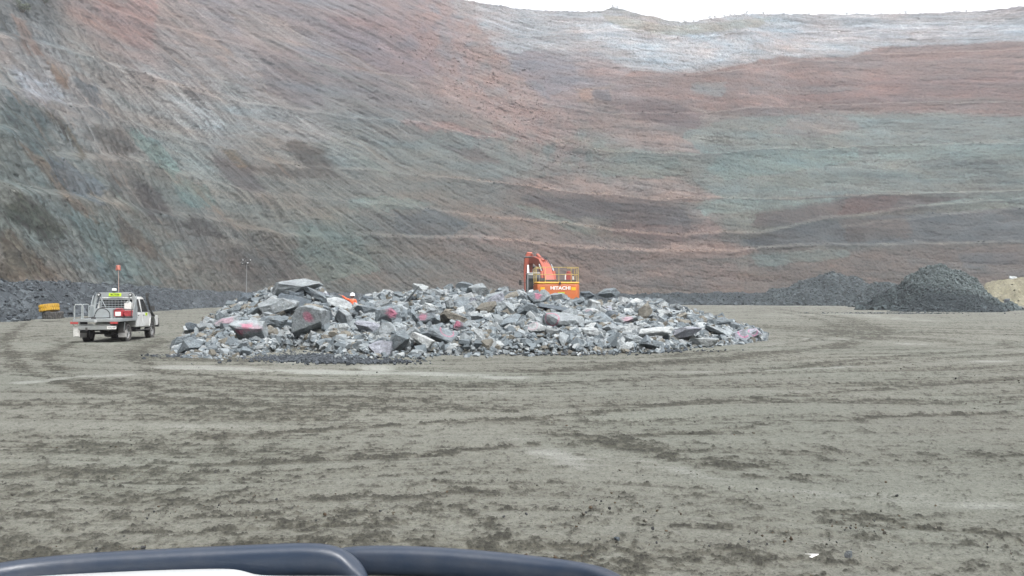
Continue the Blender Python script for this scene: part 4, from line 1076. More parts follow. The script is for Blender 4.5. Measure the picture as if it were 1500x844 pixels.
for k, pxx in enumerate(rimpx):
    j = int(np.argmin(abs(rpx - pxx)))
    loc = Vector((rx[j], ry[j], rz[j] - .1)) + Vector((0, .3, 0))
    s_ = rr.uniform(.7, 1.4)
    if proto_s is None:
        proto_s = shrub(loc, 1.0, 30, 'tiny dark shrub on the rim of the pit against the white sky', 'shrubs along the pit rim', 160); q = proto_s
    else:
        q = proto_s.copy(); COL.objects.link(q); q.location = loc
        for ch in list(proto_s.children):
            c_ = ch.copy(); COL.objects.link(c_); c_.parent = q
    q.scale = (s_, s_, s_ * .9); q.rotation_euler = (0, 0, rr.uniform(0, 6))
# ------------------------------------------------------------------ shared vehicle materials
M_WHITE = mat('white_paint', (.70, .72, .72), .35, dirt=.6, dirtcol=(.40, .38, .34), scale=2.5, coat=.3)
M_BLACK = mat('black_plastic', (.03, .032, .035), .55, dirt=.4, dirtcol=(.12, .115, .105), scale=5)
M_RUB = mat('tyre_rubber', (.035, .035, .037), .85, dirt=.8, dirtcol=(.17, .16, .145), scale=6)
M_RIM = mat('rim_steel', (.42, .43, .44), .45, .5, dirt=.6, dirtcol=(.25, .23, .2), scale=8)
M_GLASS = mat('dark_glass', (.02, .024, .028), .08, dirt=.25, dirtcol=(.2, .19, .17), scale=3)
M_ALU = mat('tray_metal', (.35, .385, .40), .5, .35, dirt=.6, dirtcol=(.30, .30, .28), scale=3)
M_FRAME = mat('chassis_black', (.05, .05, .052), .7, dirt=.5, dirtcol=(.16, .15, .135), scale=5)
M_HI = mat('hi_vis_yellow', (.55, .78, .03), .6)
M_REDL = mat('red_lens', (.42, .05, .05), .25, dirt=.4, dirtcol=(.3, .2, .18), scale=8)
M_LAMP = mat('lamp_face', (.50, .52, .52), .3)
M_INK = mat('black_ink', (.02, .02, .02), .6)
M_ORFLAG = mat('orange_flag_cloth', (.50, .19, .15), .8)
M_RED = mat('red_plastic', (.34, .035, .045), .4, dirt=.3, dirtcol=(.3, .12, .1), scale=4)
M_MUD = mat('mud_flap', (.34, .34, .34), .75, dirt=.6, dirtcol=(.22, .2, .18), scale=8)

def wheel(parent, loc, rad=.39, wid=.25, name='wheel', side=1):
    # tyre with shoulder profile and cut tread; rim with slots
    w_ = MB(); h = wid / 2
    prof = [(rad * .60, -h * .8), (rad * .80, -h), (rad * .94, -h * .95), (rad, -h * .72), (rad, h * .72), (rad * .94, h * .95), (rad * .80, h), (rad * .60, h * .8)]
    w_.lathe(prof, (0, 0, 0), 'X', 36)
    for k in range(30):
        a = 2 * math.pi * k / 30
        for s_ in (-1, 1):
            w_.box((s_ * h * .55, math.sin(a + s_ * .05) * (rad + .004), math.cos(a + s_ * .05) * (rad + .004)), (h * .75, .045, .016), (-a - s_ * .05, 0, 0))
    hub = bpy.data.objects.new(name, None)
    o = w_.build('tyre', M_RUB, None)
    r_ = MB(); R_ = rad * .60
    r_.lathe([(R_ * 1.01, -h * .75), (R_ * 1.01, h * .75), (R_ * .92, h * .78), (R_ * .90, -h * .7)], (0, 0, 0), 'X', 32)
    r_.lathe([(R_ * .92, side * h * .25), (R_ * .5, side * h * .55), (.02, side * h * .5), (.02, side * h * .42), (R_ * .5, side * h * .45), (R_ * .92, side * h * .15)], (0, 0, 0), 'X', 32)
    r_.rod((side * h * .4, 0, 0), (side * h * .85, 0, 0), R_ * .26, 16)
    for k in range(6):
        a = 2 * math.pi * k / 6; r_.rod((side * h * .45, R_ * .4 * math.cos(a), R_ * .4 * math.sin(a)), (side * h * .62, R_ * .4 * math.cos(a), R_ * .4 * math.sin(a)), .014, 8)
    o2 = r_.build('rim', M_RIM, None)
    COL.objects.link(hub); hub.empty_display_size = .1; hub.parent = parent; hub.location = loc
    o.parent = hub; o2.parent = hub
    return hub

# ------------------------------------------------------------------ tray-back utility vehicle
def build_ute():
    U = empty('utility_truck', (-16.57, 32.9, -.02), R(7.0)); U.scale = (.955, .955, .955)
    tag(U, 'white tray back utility truck with hoop racks and an orange flag, parked beside the heap', 'utility truck')
    inset = lambda v: .0 + max(0, v - 1.22) * .20
    W = .86
    # lower cab, bonnet and greenhouse
    b = MB()
    b.prism([(.98, .62), (3.02, .55), (3.02, 1.20), (.98, 1.24)], -W, W)
    b.build('cab_body', M_WHITE, U, .03)
    g = MB()
    g.prism([(1.00, 1.225), (2.66, 1.205), (2.38, 1.93), (1.06, 1.93)], -W + .01, W - .01, inset=inset)
    gh = g.build('cab_roof', M_WHITE, U, .05)
    rg = MB(); rg.box((0, 1.7, 1.945), (1.34, 1.2, .03)); rg.build('roof_skin', M_WHITE, U, .012)
    n = MB(); n.prism([(3.025, .72), (3.98, .72), (3.98, 1.02), (3.9, 1.10), (3.025, 1.185)], -.66, .66); n.build('bonnet', M_WHITE, U, .04)
    for s_ in (-1, 1):
        f = MB(); f.prism([(2.80, .60), (2.84, .86), (2.98, 1.0), (3.38, 1.0), (3.54, .86), (3.62, .60), (3.96, .62), (3.96, 1.0), (3.85, 1.08), (2.86, 1.14), (2.72, .60)], .64 * s_, .90 * s_)
        f.build('front_guard', M_WHITE, U, .025)
        # doors with windows
        for y0, y1, wt in ((1.10, 1.76, 0), (1.79, 2.72, 1)):
            d = MB(); d.box((s_ * (W + .004), (y0 + y1) / 2, .92), (.03, y1 - y0, .60)); do = d.build('door', M_WHITE, U, .012)
            h_ = MB(); h_.box((s_ * (W + .03), y0 + .12, 1.12), (.025, .13, .03)); h_.build('handle', M_BLACK, do, .006)
            wn = MB(); yA = y0 + .03; yB = y1 - .06
            top = 1.84
            poly = [(yA, 1.27), (yB - (.0 if not wt else -.0), 1.26), (yB - (.04 if not wt else .36), top), (yA + .03, top)]
            bm = wn.bm; A = []; B = []
            for (yy, zz) in poly:
                xx = W - .01 - inset(zz); A.append(bm.verts.new((s_ * (xx + .004), yy, zz))); B.append(bm.verts.new((s_ * (xx - .02), yy, zz)))
            bm.faces.new(A); bm.faces.new(B[::-1])
            for i in range(4): bm.faces.new((A[i], A[(i + 1) % 4], B[(i + 1) % 4], B[i]))
            wn.build('side_window', M_GLASS, U)
    ws = MB(); bm = ws.bm
    for yy0, yy1, zz0, zz1, e in ((2.67, 2.41, 1.26, 1.86, .012),):
        A = [bm.verts.new((x, y, z)) for x, y, z in ((-.74, yy0 + e - .01, zz0), (.74, yy0 + e - .01, zz0), (.66, yy1 + e, zz1), (-.66, yy1 + e, zz1))]
        bm.faces.new(A)
    o = ws.build('windscreen', M_GLASS, U)
    rw = MB(); rw.box((0, 1.012, 1.60), (1.36, .02, .46)); rw.build('rear_window', M_GLASS, U, .005)
    # nose, grille, lamps, bull bar
    gr = MB(); gr.box((0, 3.985, .90), (.92, .02, .20)); gr.build('grille', M_BLACK, U)
    for s_ in (-1, 1):
        hl = MB(); hl.rod((s_ * .58, 3.95, .92), (s_ * .58, 4.0, .92), .10, 20); hl.build('headlight', M_LAMP, U)
        mi = MB(); mi.path([(s_ * .86, 2.62, 1.22), (s_ * 1.0, 2.66, 1.28), (s_ * 1.02, 2.66, 1.36)], .012, 6); mi.box((s_ * 1.05, 2.66, 1.42), (.17, .06, .22)); mi.build('mirror', M_BLACK, U, .01)
    bb = MB()
    bb.box((0, 4.14, .62), (1.75, .16, .2))
    for s_ in (-1, 1):
        bb.path([(s_ * .36, 4.16, .6), (s_ * .36, 4.20, 1.08), (s_ * .36, 4.20, 1.10)], .035, 8)
        bb.path([(s_ * .36, 4.20, 1.0), (s_ * .78, 4.16, .98), (s_ * .88, 4.0, .92), (s_ * .88, 3.98, .62)], .03, 8)
    bb.path([(-.5, 4.2, 1.1), (.5, 4.2, 1.1)], .035, 8)
    bb.build('bull_bar', M_BLACK, U, .01)
    # snorkel up the right pillar
    sn = MB(); sn.path([(.90, 3.35, 1.06), (.95, 3.0, 1.12), (.95, 2.76, 1.24), (.90, 2.58, 1.6), (.86, 2.46, 1.90), (.86, 2.46, 2.02)], [.05, .06, .06, .055, .055, .06], 8)
    sn.box((.86, 2.49, 2.06), (.13, .16, .14)); sn.build('snorkel', M_BLACK, U, .015)
    # chassis
    ch = MB()
    for s_ in (-1, 1): ch.box((s_ * .42, 1.4, .60), (.09, 5.0, .14))
    ch.rod((-.68, 0, .39), (.68, 0, .39), .05); ch.rod((-.68, 3.18, .39), (.68, 3.18, .39), .05); ch.lathe([(.15, -.12), (.17, 0), (.15, .12), (.02, .12), (.02, -.12)], (.05, 0, .39), 'X', 16)
    for y in (-.95, -.2, .7, 1.5): ch.box((0, y, .60), (.8, .07, .1))
    ch.box((-.2, .75, .5), (.5, .7, .22)); ch.rod((.25, .9, .5), (.25, 2.4, .45), .04); ch.box((.1, 2.9, .5), (.5, .6, .3))
    ch.build('chassis', M_FRAME, U, .008)
    for s_ in (-1, 1):
        st_ = MB(); st_.box((s_ * .86, 1.95, .46), (.14, 1.7, .05)); st_.build('side_step', M_BLACK, U, .01)
    for s_ in (-1, 1):
        wheel(U, (s_ * .75, 0, .39), .39, .26, 'wheel', s_); fw = wheel(U, (s_ * .76, 3.18, .39), .39, .26, 'wheel', s_)
    # tray deck
    TW = .90
    t_ = MB(); t_.box((0, -.10, .985), (2 * TW, 2.04, .05)); t_.box((0, -1.14, .965), (2 * TW + .04, .05, .12)); t_.box((-TW, -.1, .965), (.05, 2.04, .11)); t_.box((TW, -.1, .965), (.05, 2.04, .11))
    for k in range(5): t_.box((0, -.95 + k * .43, .925), (1.7, .06, .07))
    t_.build('tray', M_ALU, U, .006)
    th = MB(); th.box((-.03, -1.172, .93), (.10, .012, .10)); th.build('tail_latch', M_LAMP, U, .004)
    # headboard with rounded shoulders and mesh window
    hb = MB(); hy = .93
    outer = [(-.93, 1.01), (-.93, 1.45), (-.86, 1.90), (-.78, 2.08), (-.66, 2.14), (.66, 2.14), (.78, 2.08), (.86, 1.90), (.93, 1.45), (.93, 1.01)]
    def bar(poly, y0, y1): hb.prism(poly, y0, y1, 'Y')
    bar([(-.70, 1.93), (-.66, 2.14), (.66, 2.14), (.70, 1.93)], hy - .02, hy + .02)          # top plate
    bar([(-.93, 1.01), (-.93, 1.45), (-.86, 1.90), (-.78, 2.08), (-.66, 2.14), (-.70, 1.925), (-.76, 1.80), (-.83, 1.4), (-.83, 1.01)], hy - .02, hy + .02)
    bar([(.93, 1.01), (.93, 1.45), (.86, 1.90), (.78, 2.08), (.66, 2.14), (.70, 1.925), (.76, 1.80), (.83, 1.4), (.83, 1.01)], hy - .02, hy + .02)
    bar([(-.83, 1.01), (-.83, 1.44), (-.60, 1.46), (.60, 1.46), (.83, 1.44), (.83, 1.01)], hy - .015, hy + .015)  # lower plate
    for s_ in (-1, 1):
        bar([(s_ * .62, 1.44), (s_ * .58, 1.44), (s_ * .56, 1.95), (s_ * .60, 1.95)], hy - .012, hy + .012)
        hb.path([(s_ * .60, hy, 1.90), (s_ * .40, hy - .01, 1.50)], .018, 6)
        hb.path([(s_ * .80, hy, 1.62), (s_ * .60, hy, 1.74)], .016, 6)
        # side wings running back along the tray
        hb.prism([(hy - .02, 1.01), (hy - .02, 2.02), (hy - .12, 1.90), (hy - .50, 1.22), (hy - .52, 1.01)], s_ * .915, s_ * .895)
    hb.build('headboard', M_ALU, U, .006)
    ms = MB()
    for k in range(4): ms.path([(-.58, hy - .005, 1.52 + k * .10), (.58, hy - .005, 1.52 + k * .10)], .008, 5)
    for k in range(9): ms.path([(-.52 + k * .13, hy - .005, 1.46), (-.52 + k * .13, hy - .005, 1.93)], .004, 4)
    ms.build('window_guard', M_ALU, U)
    # hoop racks on the left side of the tray
    hp_ = MB()
    def hoop(x, y0, y1, z0, z1):
        r = .09
        hp_.path([(x, y0, z0), (x, y0, z1 - r), (x, y0 + r * .3, z1 - r * .3), (x, y0 + r, z1), (x, y1 - r, z1), (x, y1 - r * .3, z1 - r * .3), (x, y1, z1 - r), (x, y1, z0)], .022, 8)
    def hoopx(y, x0, x1, z0, z1):
        r = .09
        hp_.path([(x0, y, z0), (x0, y, z1 - r), (x0 + r * .3, y, z1 - r * .3), (x0 + r, y, z1), (x1 - r, y, z1), (x1 - r * .3, y, z1 - r * .3), (x1, y, z1 - r), (x1, y, z0)], .022, 8)
    hoopx(-1.10, -.90, -.55, 1.0, 1.62)
    hoop(-.90, -1.05, -.35, 1.0, 1.62); hoop(-.90, -.25, .40, 1.0, 1.62)
    hoopx(.45, -.92, -.66, 1.0, 1.56)
    hp_.build('hoop_rack', M_ALU, U)
    # lights, sign, plate
    for s_ in (-1, 1):
        wl = MB(); wl.rod((s_ * .66, hy - .09, 2.04), (s_ * .66, hy - .02, 2.04), .075, 18); wl.rod((s_ * .66, hy - .10, 2.04), (s_ * .66, hy - .088, 2.04), .035, 14)
        wo_ = wl.build('work_light', M_BLACK, U, .004); ln = MB(); ln.rod((s_ * .66, hy - .108, 2.04), (s_ * .66, hy - .101, 2.04), .045, 14); ln.build('lens', M_LAMP, wo_)
    sg = MB(); sg.box((.0, hy - .03, 2.04), (.52, .012, .14)); so = sg.build('sign_plate', M_HI, U)
    text_mesh('sign_lettering', 'BC7036', .115, M_INK, so, Matrix.Translation((0, hy - .04, 2.04)) @ Matrix.Rotation(R(90), 4, 'X'), .002, .002)
    ds = MB(); ds.box((W + .026, 2.28, 1.16), (.006, .26, .13)); dso = ds.build('door_sticker', M_HI, U)
    text_mesh('sign_lettering', '36', .10, M_INK, dso, Matrix.Translation((W + .031, 2.28, 1.16)) @ Matrix.Rotation(R(90), 4, 'Z') @ Matrix.Rotation(R(90), 4, 'X'), .001)
    bc = MB(); bc.rod((-.05, .96, 2.14), (-.05, .96, 2.20), .07, 12); bo = bc.build('beacon', M_BLACK, U); b2 = MB(); b2.box((-.05, .96, 2.26), (.17, .13, .11)); b2.build('beacon_lens', mat('beacon_white', (.8, .85, .82), .3), bo, .02)
    bp_ = MB(); bp_.box((.25, .96, 2.155), (.12, .06, .03)); bp_.build('lamp_bracket', M_BLACK, U)
    wh = MB(); wh.path([(.12, 1.0, 2.0), (.11, 1.0, 2.8), (.09, .98, 3.34)], [.018, .014, .010], 6); wo2 = wh.build('whip_aerial', mat('fibre_whip', (.40, .30, .27), .5), U)
    fl = bmesh.new(); gv = []
    for i in range(9):
        row = []
        for j in range(7):
            u, v = i / 8, j / 6; x = .09 - .10 + .21 * u; z = 3.13 + .22 * v - .06 * abs(u - .5); row.append(fl.verts.new((x, .98 + .03 * math.sin(u * 9 + v * 2), z)))
        gv.append(row)
    for i in range(8):
        for j in range(6): fl.faces.new((gv[i][j], gv[i + 1][j], gv[i + 1][j + 1], gv[i][j + 1]))
    me = bpy.data.meshes.new('flag'); fl.to_mesh(me); fl.free(); fo = link_mesh('flag', me, M_ORFLAG, wo2, True); sd = fo.modifiers.new('s', 'SOLIDIFY'); sd.thickness = .004
    # rear end
    rb = MB(); rb.box((-.10, -1.05, .66), (1.28, .08, .17)); rb.box((-.1, -1.05, .78), (1.3, .06, .03)); rb.box((-.28, -1.095, .69), (.02, .01, .02)); rb.box((-.2, -1.095, .69), (.02, .01, .02)); rb.build('rear_bar', mat('bar_galvanised', (.30, .32, .32), .6, .3, dirt=.5, scale=5), U, .01)
    for s_ in (-1, 1):
        tl = MB(); tl.box((s_ * .68 if s_ > 0 else -.88, -1.13, .86), (.30, .06, .10)); tl.build('tail_light', M_REDL, U, .012)
        mf = MB(); mf.box((s_ * .80 if s_ > 0 else -.80, -.50, .38), (.34, .02, .30)); mo = mf.build('mud_flap', M_MUD, U, .004)
        mg = MB(); mg.prism([(-.52, .42), (-.50, .92), (-.44, .92), (-.46, .42)], s_ * .90, s_ * .62); mg.build('wheel_guard', M_FRAME, U)
        br_ = MB(); br_.path([(s_ * .90, -.55, .92), (s_ * .86, -.50, .45)], .014, 6); br_.build('stay', M_ALU, U)
    np_ = MB(); np_.box((.58, -1.115, .66), (.37, .012, .13)); no = np_.build('number_plate', mat('plate_white', (.72, .72, .70), .5), U)
    text_mesh('plate_lettering', '1EXJ 088', .085, M_INK, no, Matrix.Translation((.58, -1.124, .66)) @ Matrix.Rotation(R(90), 4, 'X'), .001)
    la = MB()
    for x in (-.93, -.71): la.path([(x, -1.05, .85), (x, -1.05, .28)], .018, 6)
    for z in (.32, .52, .70): la.path([(-.93, -1.05, z), (-.71, -1.05, z)], .016, 6)
    la.box((-.82, -1.045, .42), (.17, .01, .17)); la.box((-.82, -1.045, .61), (.17, .01, .15)); la.build('step_ladder', mat('ladder_white', (.6, .6, .58), .6, dirt=.5), U)
    jb = MB(); jb.box((.10, -1.0, .88), (.13, .05, .09)); jb.build('junction_box', M_LAMP, U, .01)
    bpy.context.view_layer.update()
    MW = U.matrix_world
    # cargo: things of their own
    def put(o, loc, rz=0): o.location = MW @ Vector(loc); o.rotation_euler = (0, 0, U.rotation_euler[2] + rz)
    ge = empty('pump_unit', (0, 0, 0)); tag(ge, 'red motor pump unit with a white panel on the tray of the utility truck', 'pump')
    b1 = MB(); b1.box((-.2, 0, .25), (.42, .36, .34)); b1.box((-.2, 0, .45), (.30, .28, .08)); b1.build('housing', M_RED, ge, .04)
    b1 = MB(); b1.box((-.2, -.19, .22), (.26, .02, .20)); b1.build('front_panel', mat('panel_white', (.7, .7, .68), .5), ge, .01)
    b1 = MB(); b1.rod((.18, -.12, .24), (.18, .14, .24), .15, 20); b1.box((.34, 0, .24), (.16, .22, .28)); b1.build('motor', M_RED, ge, .015)
    b1 = MB()
    for x in (-.42, .42):
        for y in (-.2, .2): b1.path([(x, y, 0), (x, y, .42)], .016, 6)
    for y in (-.2, .2): b1.path([(-.42, y, .05), (.42, y, .05)], .016, 6); b1.path([(-.42, y, .42), (-.1, y, .46), (.42, y, .42)], .016, 6)
    b1.build('carry_frame', M_BLACK, ge)
    ge.scale = (.85, .85, .85); put(ge, (.52, .45, 1.01))
    jc = MB(); jc.box((0, 0, .16), (.28, .18, .32)); jc.rod((.06, 0, .32), (.06, 0, .37), .03, 10); jc.path([(-.1, 0, .32), (-.1, 0, .37), (.0, 0, .37), (.0, 0, .32)], .014, 6)
    j = jc.build('jerry_can', mat('can_white', (.66, .68, .66), .5, dirt=.3), None, .03); tag(j, 'pale plastic can behind the red pump unit on the truck tray', 'can'); put(j, (.62, .74, 1.34 - .33))
    j.location = MW @ Vector((.62, .74, 1.335)); 
    cr_ = MB(); cr_.box((0, 0, .16), (.42, .26, .32)); j2 = cr_.build('storage_box', mat('box_grey', (.36, .38, .38), .6, dirt=.3), None, .02); tag(j2, 'grey box under the pale plastic can at the front of the truck tray', 'box'); put(j2, (.62, .74, 1.01))
    hz = MB(); pts_ = []
    for k in range(40):
        a = math.pi * k / 39; pts_.append((-.30 + .30 * -math.cos(a), .05 * math.sin(3 * a), .02 + .40 * math.sin(a) ** .8))
    pts_ = [(-1.0, -.25, .02), (-.8, -.1, .03), (-.66, 0, .06)] + pts_ + [(.02, .02, .03), (-.3, .12, .02), (-.55, .1, .02)]
    hz.path(pts_, .02, 8); ho = hz.build('hose', M_BLACK, None, smooth=True); tag(ho, 'black hose arched in a loop on the tray of the utility truck', 'hose'); put(ho, (.05, .15, 1.01))
    tb = MB(); tb.box((0, 0, .045), (.16, .12, .07)); tb.box((0, -.02, .09), (.08, .06, .03)); to = tb.build('ratchet_strap', M_BLACK, None, .01); tag(to, 'small black ratchet lying at the rear edge of the truck tray', 'ratchet'); put(to, (-.17, -1.02, 1.01))
build_ute()

# ------------------------------------------------------------------ big tyres against the berm
def big_tyre(name, loc, rx, ry, rad, wid, m, label, lugs=26):
    w_ = MB(); h = wid / 2
    w_.lathe([(rad * .5, -h * .7), (rad * .72, -h), (rad * .93, -h * .96), (rad, -h * .75), (rad, h * .75), (rad * .93, h * .96), (rad * .72, h), (rad * .5, h * .7)], (0, 0, 0), 'Z', 48)
    for k in range(lugs):
        a = 2 * math.pi * k / lugs
        for s_ in (-1, 1):
            aa = a + s_ * .06
            w_.box((math.cos(aa) * (rad + .01), math.sin(aa) * (rad + .01), s_ * h * .50), (.07, rad * .13, h * .85), (0, 0, aa))
    o = w_.build(name, m, None, .012); o.location = loc; o.rotation_euler = (rx, ry, 0); tag(o, label, 'tyre'); return o
M_YT = mat('yellow_tyre_paint', (.50, .30, .02), .7, dirt=.8, dirtcol=(.22, .14, .05), scale=3)
big_tyre('tyre', at(78, 461.5, 63.6) * 1.0, R(2), R(1), .70, .56, M_RUB, 'black worn tyre lying flat at the foot of the berm, under the yellow tyre')
big_tyre('tyre', at(72.2, 451, 63.5), R(-3), R(-8), .67, .56, M_YT, 'yellow painted tyre lying tilted on top of the black tyre at the berm')

# ------------------------------------------------------------------ lighting mast
def mast():
    x, y = at(361, 440, 150)[:2]
    T = empty('lighting_tower', (x, y, 0)); tag(T, 'tall thin lighting mast with four floodlights, standing behind the left peak of the heap', 'lighting tower')
    m1 = mat('mast_steel', (.22, .23, .24), .5, .4); M_YB = mat('trailer_yellow', (.55, .40, .03), .6, dirt=.5)
    b = MB(); b.path([(0, 0, .6), (0, 0, 3.4)], .11, 8); b.path([(0, 0, 3.2), (0, 0, 6.2)], .085, 8); b.path([(0, 0, 6.0), (.03, 0, 8.6)], .06, 8); b.build('mast', m1, T)
    b = MB(); b.path([(-.75, 0, 8.65), (.85, 0, 8.75)], .045, 6); b.path([(.03, 0, 8.5), (.03, 0, 9.0)], .05, 6); b.build('crossbar', M_BLACK, T)
    for k, (xx, zz, rx) in enumerate([(-.62, 9.05, .3), (.80, 9.02, -.1), (-.70, 8.42, .5), (.28, 8.42, -.5)]):
        b = MB(); b.box((xx, 0, zz), (.58, .34, .40), (rx, 0, .25 * (-1) ** k)); b.path([(xx, 0, zz), (xx, 0, 8.7)], .03, 5); f = b.build('floodlight', M_BLACK, T, .03)
        b = MB(); b.box((xx, -.17, zz - .17 * rx * .5), (.26, .03, .18), (rx, 0, .25 * (-1) ** k)); b.build('lamp_face', M_LAMP, f)
    b = MB(); b.box((0, 0, .75), (1.3, 2.2, .8)); b.box((0, 0, 1.18), (1.2, 2.0, .06)); b.build('generator_box', M_YB, T, .05)
    b = MB(); b.box((0, -1.8, .42), (.1, 1.6, .1)); b.box((0, 0, .32), (1.4, 2.3, .1)); b.build('drawbar', M_BLACK, T)
    for s_ in (-1, 1): wheel(T, (s_ * .8, 0, .32), .32, .2, 'wheel', s_)
mast()
# ------------------------------------------------------------------ excavator
def excavator():
    zq = lambda z: z if z < 3.3 else 3.3 + (z - 3.3) * .72
    M_OR = mat('excavator_orange', (.52, .13, .035), .55, dirt=.5, dirtcol=(.40, .20, .12), scale=1.6, coat=.2)
    M_ORP = mat('boom_orange', (.36, .075, .045), .6, dirt=.6, dirtcol=(.22, .12, .09), scale=1.4)
    M_YE = mat('rail_yellow', (.48, .38, .11), .6)
    M_YS = mat('sticker_yellow', (.80, .45, .02), .5)
    M_DK = mat('machine_dark', (.05, .055, .06), .6, dirt=.4, dirtcol=(.16, .15, .14))
    M_CR = mat('chrome_rod', (.6, .6, .6), .25, .8)
    M_RB = mat('rust_red_box', (.32, .06, .05), .6, dirt=.4, dirtcol=(.2, .08, .06), scale=3)
    M_LET = mat('white_lettering', (.82, .80, .78), .5)
    x, y = at(816.5, 420, 57.5)[:2]
    E = empty('excavator', (x, y, -.1), R(2.5)); tag(E, 'orange tracked excavator with yellow handrails working behind the rock heap', 'excavator')
    # local: y forward (away from us); counterweight rear face at y = 0
    cw = MB()
    cw.prism([(-1.62, .35), (-1.40, .0), (1.40, .0), (1.62, .35), (1.62, 1.5), (-1.62, 1.5)], 1.62, 2.92, 'Z')
    co = cw.build('counterweight', M_OR, E, .09, seg=3)
    tr = MB(); tr.prism([(-1.60, .30), (-1.38, -.02), (1.38, -.02), (1.60, .30), (1.60, 1.5), (-1.60, 1.5)], 2.93, 3.07, 'Z'); tr.build('top_trim', mat('trim_yellow_orange', (.74, .36, .04), .5, dirt=.3, dirtcol=(.4, .25, .1)), E, .05)
    lb = MB(); lb.box((.2, -.005, 1.66), (2.6, .03, .05)); lb.build('bottom_trim', M_YS, E)
    text_mesh('lettering', 'HITACHI', .33, M_LET, co, Matrix.Translation((.22, -.012, 2.62)) @ Matrix.Rotation(R(90), 4, 'X'), .008, .012, 1.12)
    for px_ in (-1.06, 1.16):
        s_ = MB(); s_.box((px_, -.012, 2.58), (.30, .012, .22)); so = s_.build('warning_sticker', M_YS, co)
    gs = MB(); gs.box((.28, -.012, 2.22), (.46, .012, .22)); gso = gs.build('fleet_number_plate', mat('sticker_green', (.42, .62, .04), .5), co)
    text_mesh('lettering', 'EX10', .17, M_INK, gso, Matrix.Translation((.28, -.022, 2.22)) @ Matrix.Rotation(R(90), 4, 'X'), .002)
    rl = MB(); rl.rod((.18, -.10, 2.98), (.18, .02, 2.98), .09, 12); rl.build('rear_camera', M_BLACK, E)
    # engine house and deck
    eh = MB(); eh.box((.25, 2.6, 2.35), (2.65, 2.2, 1.35)); eh.build('engine_house', M_OR, E, .06)
    dk = MB(); dk.box((.2, 1.0, 3.16), (2.4, 1.0, .16)); dk.box((-1.0, 1.1, 3.22), (.35, .4, .3)); dk.build('cooling_deck', M_DK, E, .02)
    sp = MB(); sp.box((1.15, 4.6, 2.3), (1.0, 1.9, 1.1)); sp.build('side_box', M_OR, E, .05)
    pf = MB(); pf.box((0, 3.2, 1.55), (3.0, 5.6, .28)); pf.build('deck_frame', M_DK, E, .02)
    # exhaust stack boxes
    ex = MB(); ex.box((.98, 1.5, 3.42), (.44, .5, .62)); ex.rod((.98, 1.5, 3.7), (.98, 1.5, 3.88), .15, 14); ex.build('air_filter_box', M_RB, E, .05)
    e2 = MB(); e2.path([(.72, 1.3, 3.1), (.72, 1.3, 3.5), (.74, 1.3, 3.62)], .05, 10); e2.path([(1.27, 1.2, 3.1), (1.27, 1.2, 3.5)], .05, 10); e2.build('exhaust_pipe', M_LET, E)
    # cab, front left
    cb = MB(); cb.prism([(3.2, 1.7), (5.0, 1.7), (5.1, 2.5), (4.75, 3.72), (3.3, 3.72), (3.2, 3.5)], -1.98, -.98); cab = cb.build('cab', M_DK, E, .06)
    wn = MB(); wn.box((-1.48, 3.185, 2.95), (.72, .02, .9)); wn.build('cab_window', M_GLASS, cab)
    wn = MB(); wn.box((-1.99, 4.1, 2.9), (.02, 1.3, .95)); wn.build('cab_window', M_GLASS, cab)
    rf = MB(); rf.box((-1.48, 4.0, 3.80), (.98, 1.5, .07)); rf.box((-1.7, 3.25, 3.68), (.35, .1, .1)); rf.build('cab_roof', mat('cab_roof_grey', (.5, .52, .52), .5), cab, .02)
    pl_ = MB()
    for xx in (-1.93, -1.03): pl_.path([(xx, 3.18, 1.75), (xx, 3.18, 3.7)], .035, 6)
    pl_.build('cab_post', mat('post_grey', (.28, .31, .33), .5), cab)
    mr_ = MB(); mr_.path([(-1.98, 4.9, 3.1), (-2.35, 4.9, 3.15)], .02, 6); mr_.box((-2.4, 4.9, 3.12), (.2, .05, .42)); mr_.build('mirror', M_BLACK, E, .01)
    # handrails
    hr = MB(); z0, z1 = 3.05, 4.12
    P = [(-1.5, .12), (-.86, .12), (.12, .12), (1.0, .12), (1.52, .12), (1.56, 1.3), (1.56, 2.6), (-1.5, 1.4), (-1.5, 2.8)]
    for (xx, yy) in P: hr.path([(xx, yy, z0), (xx, yy, z1)], .018, 6)
    for z in (z1, (z0 + z1) / 2 + .02):
        hr.path([(-1.5, 2.8, z), (-1.5, .12, z), (1.52, .12, z), (1.56, 2.6, z)], .022, 6)
    hr.path([(.9, 1.9, z1), (1.55, 1.9, z1)], .02, 6); hr.path([(-1.5, 1.4, z1), (-1.0, 1.5, z1 - .06)], .02, 6)
    hr.build('handrail', M_YE, E)
    # boom: curved box section, yawed to the left as in the photo
    def boxbeam(name, pts, w0, h0, m, parent=E):
        b = MB(); bm = b.bm; rings = []
        pts = [Vector(p) for p in pts]
        for i, p in enumerate(pts):
            t = (pts[min(i + 1, len(pts) - 1)] - pts[max(i - 1, 0)]).normalized()
            side = Vector((1, 0, 0)) - t * t.x; side.normalize(); up = side.cross(t).normalized()
            w_ = w0[i] / 2; h_ = h0[i] / 2
            rings.append([bm.verts.new(p + side * a * w_ + up * c * h_) for a, c in ((-1, -1), (1, -1), (1, 1), (-1, 1))])
        for A, B in zip(rings[:-1], rings[1:]):
            for k in range(4): bm.faces.new((A[k], A[(k + 1) % 4], B[(k + 1) % 4], B[k]))
        bm.faces.new(rings[0][::-1]); bm.faces.new(rings[-1])
        return b.build(name, m, parent, .03)
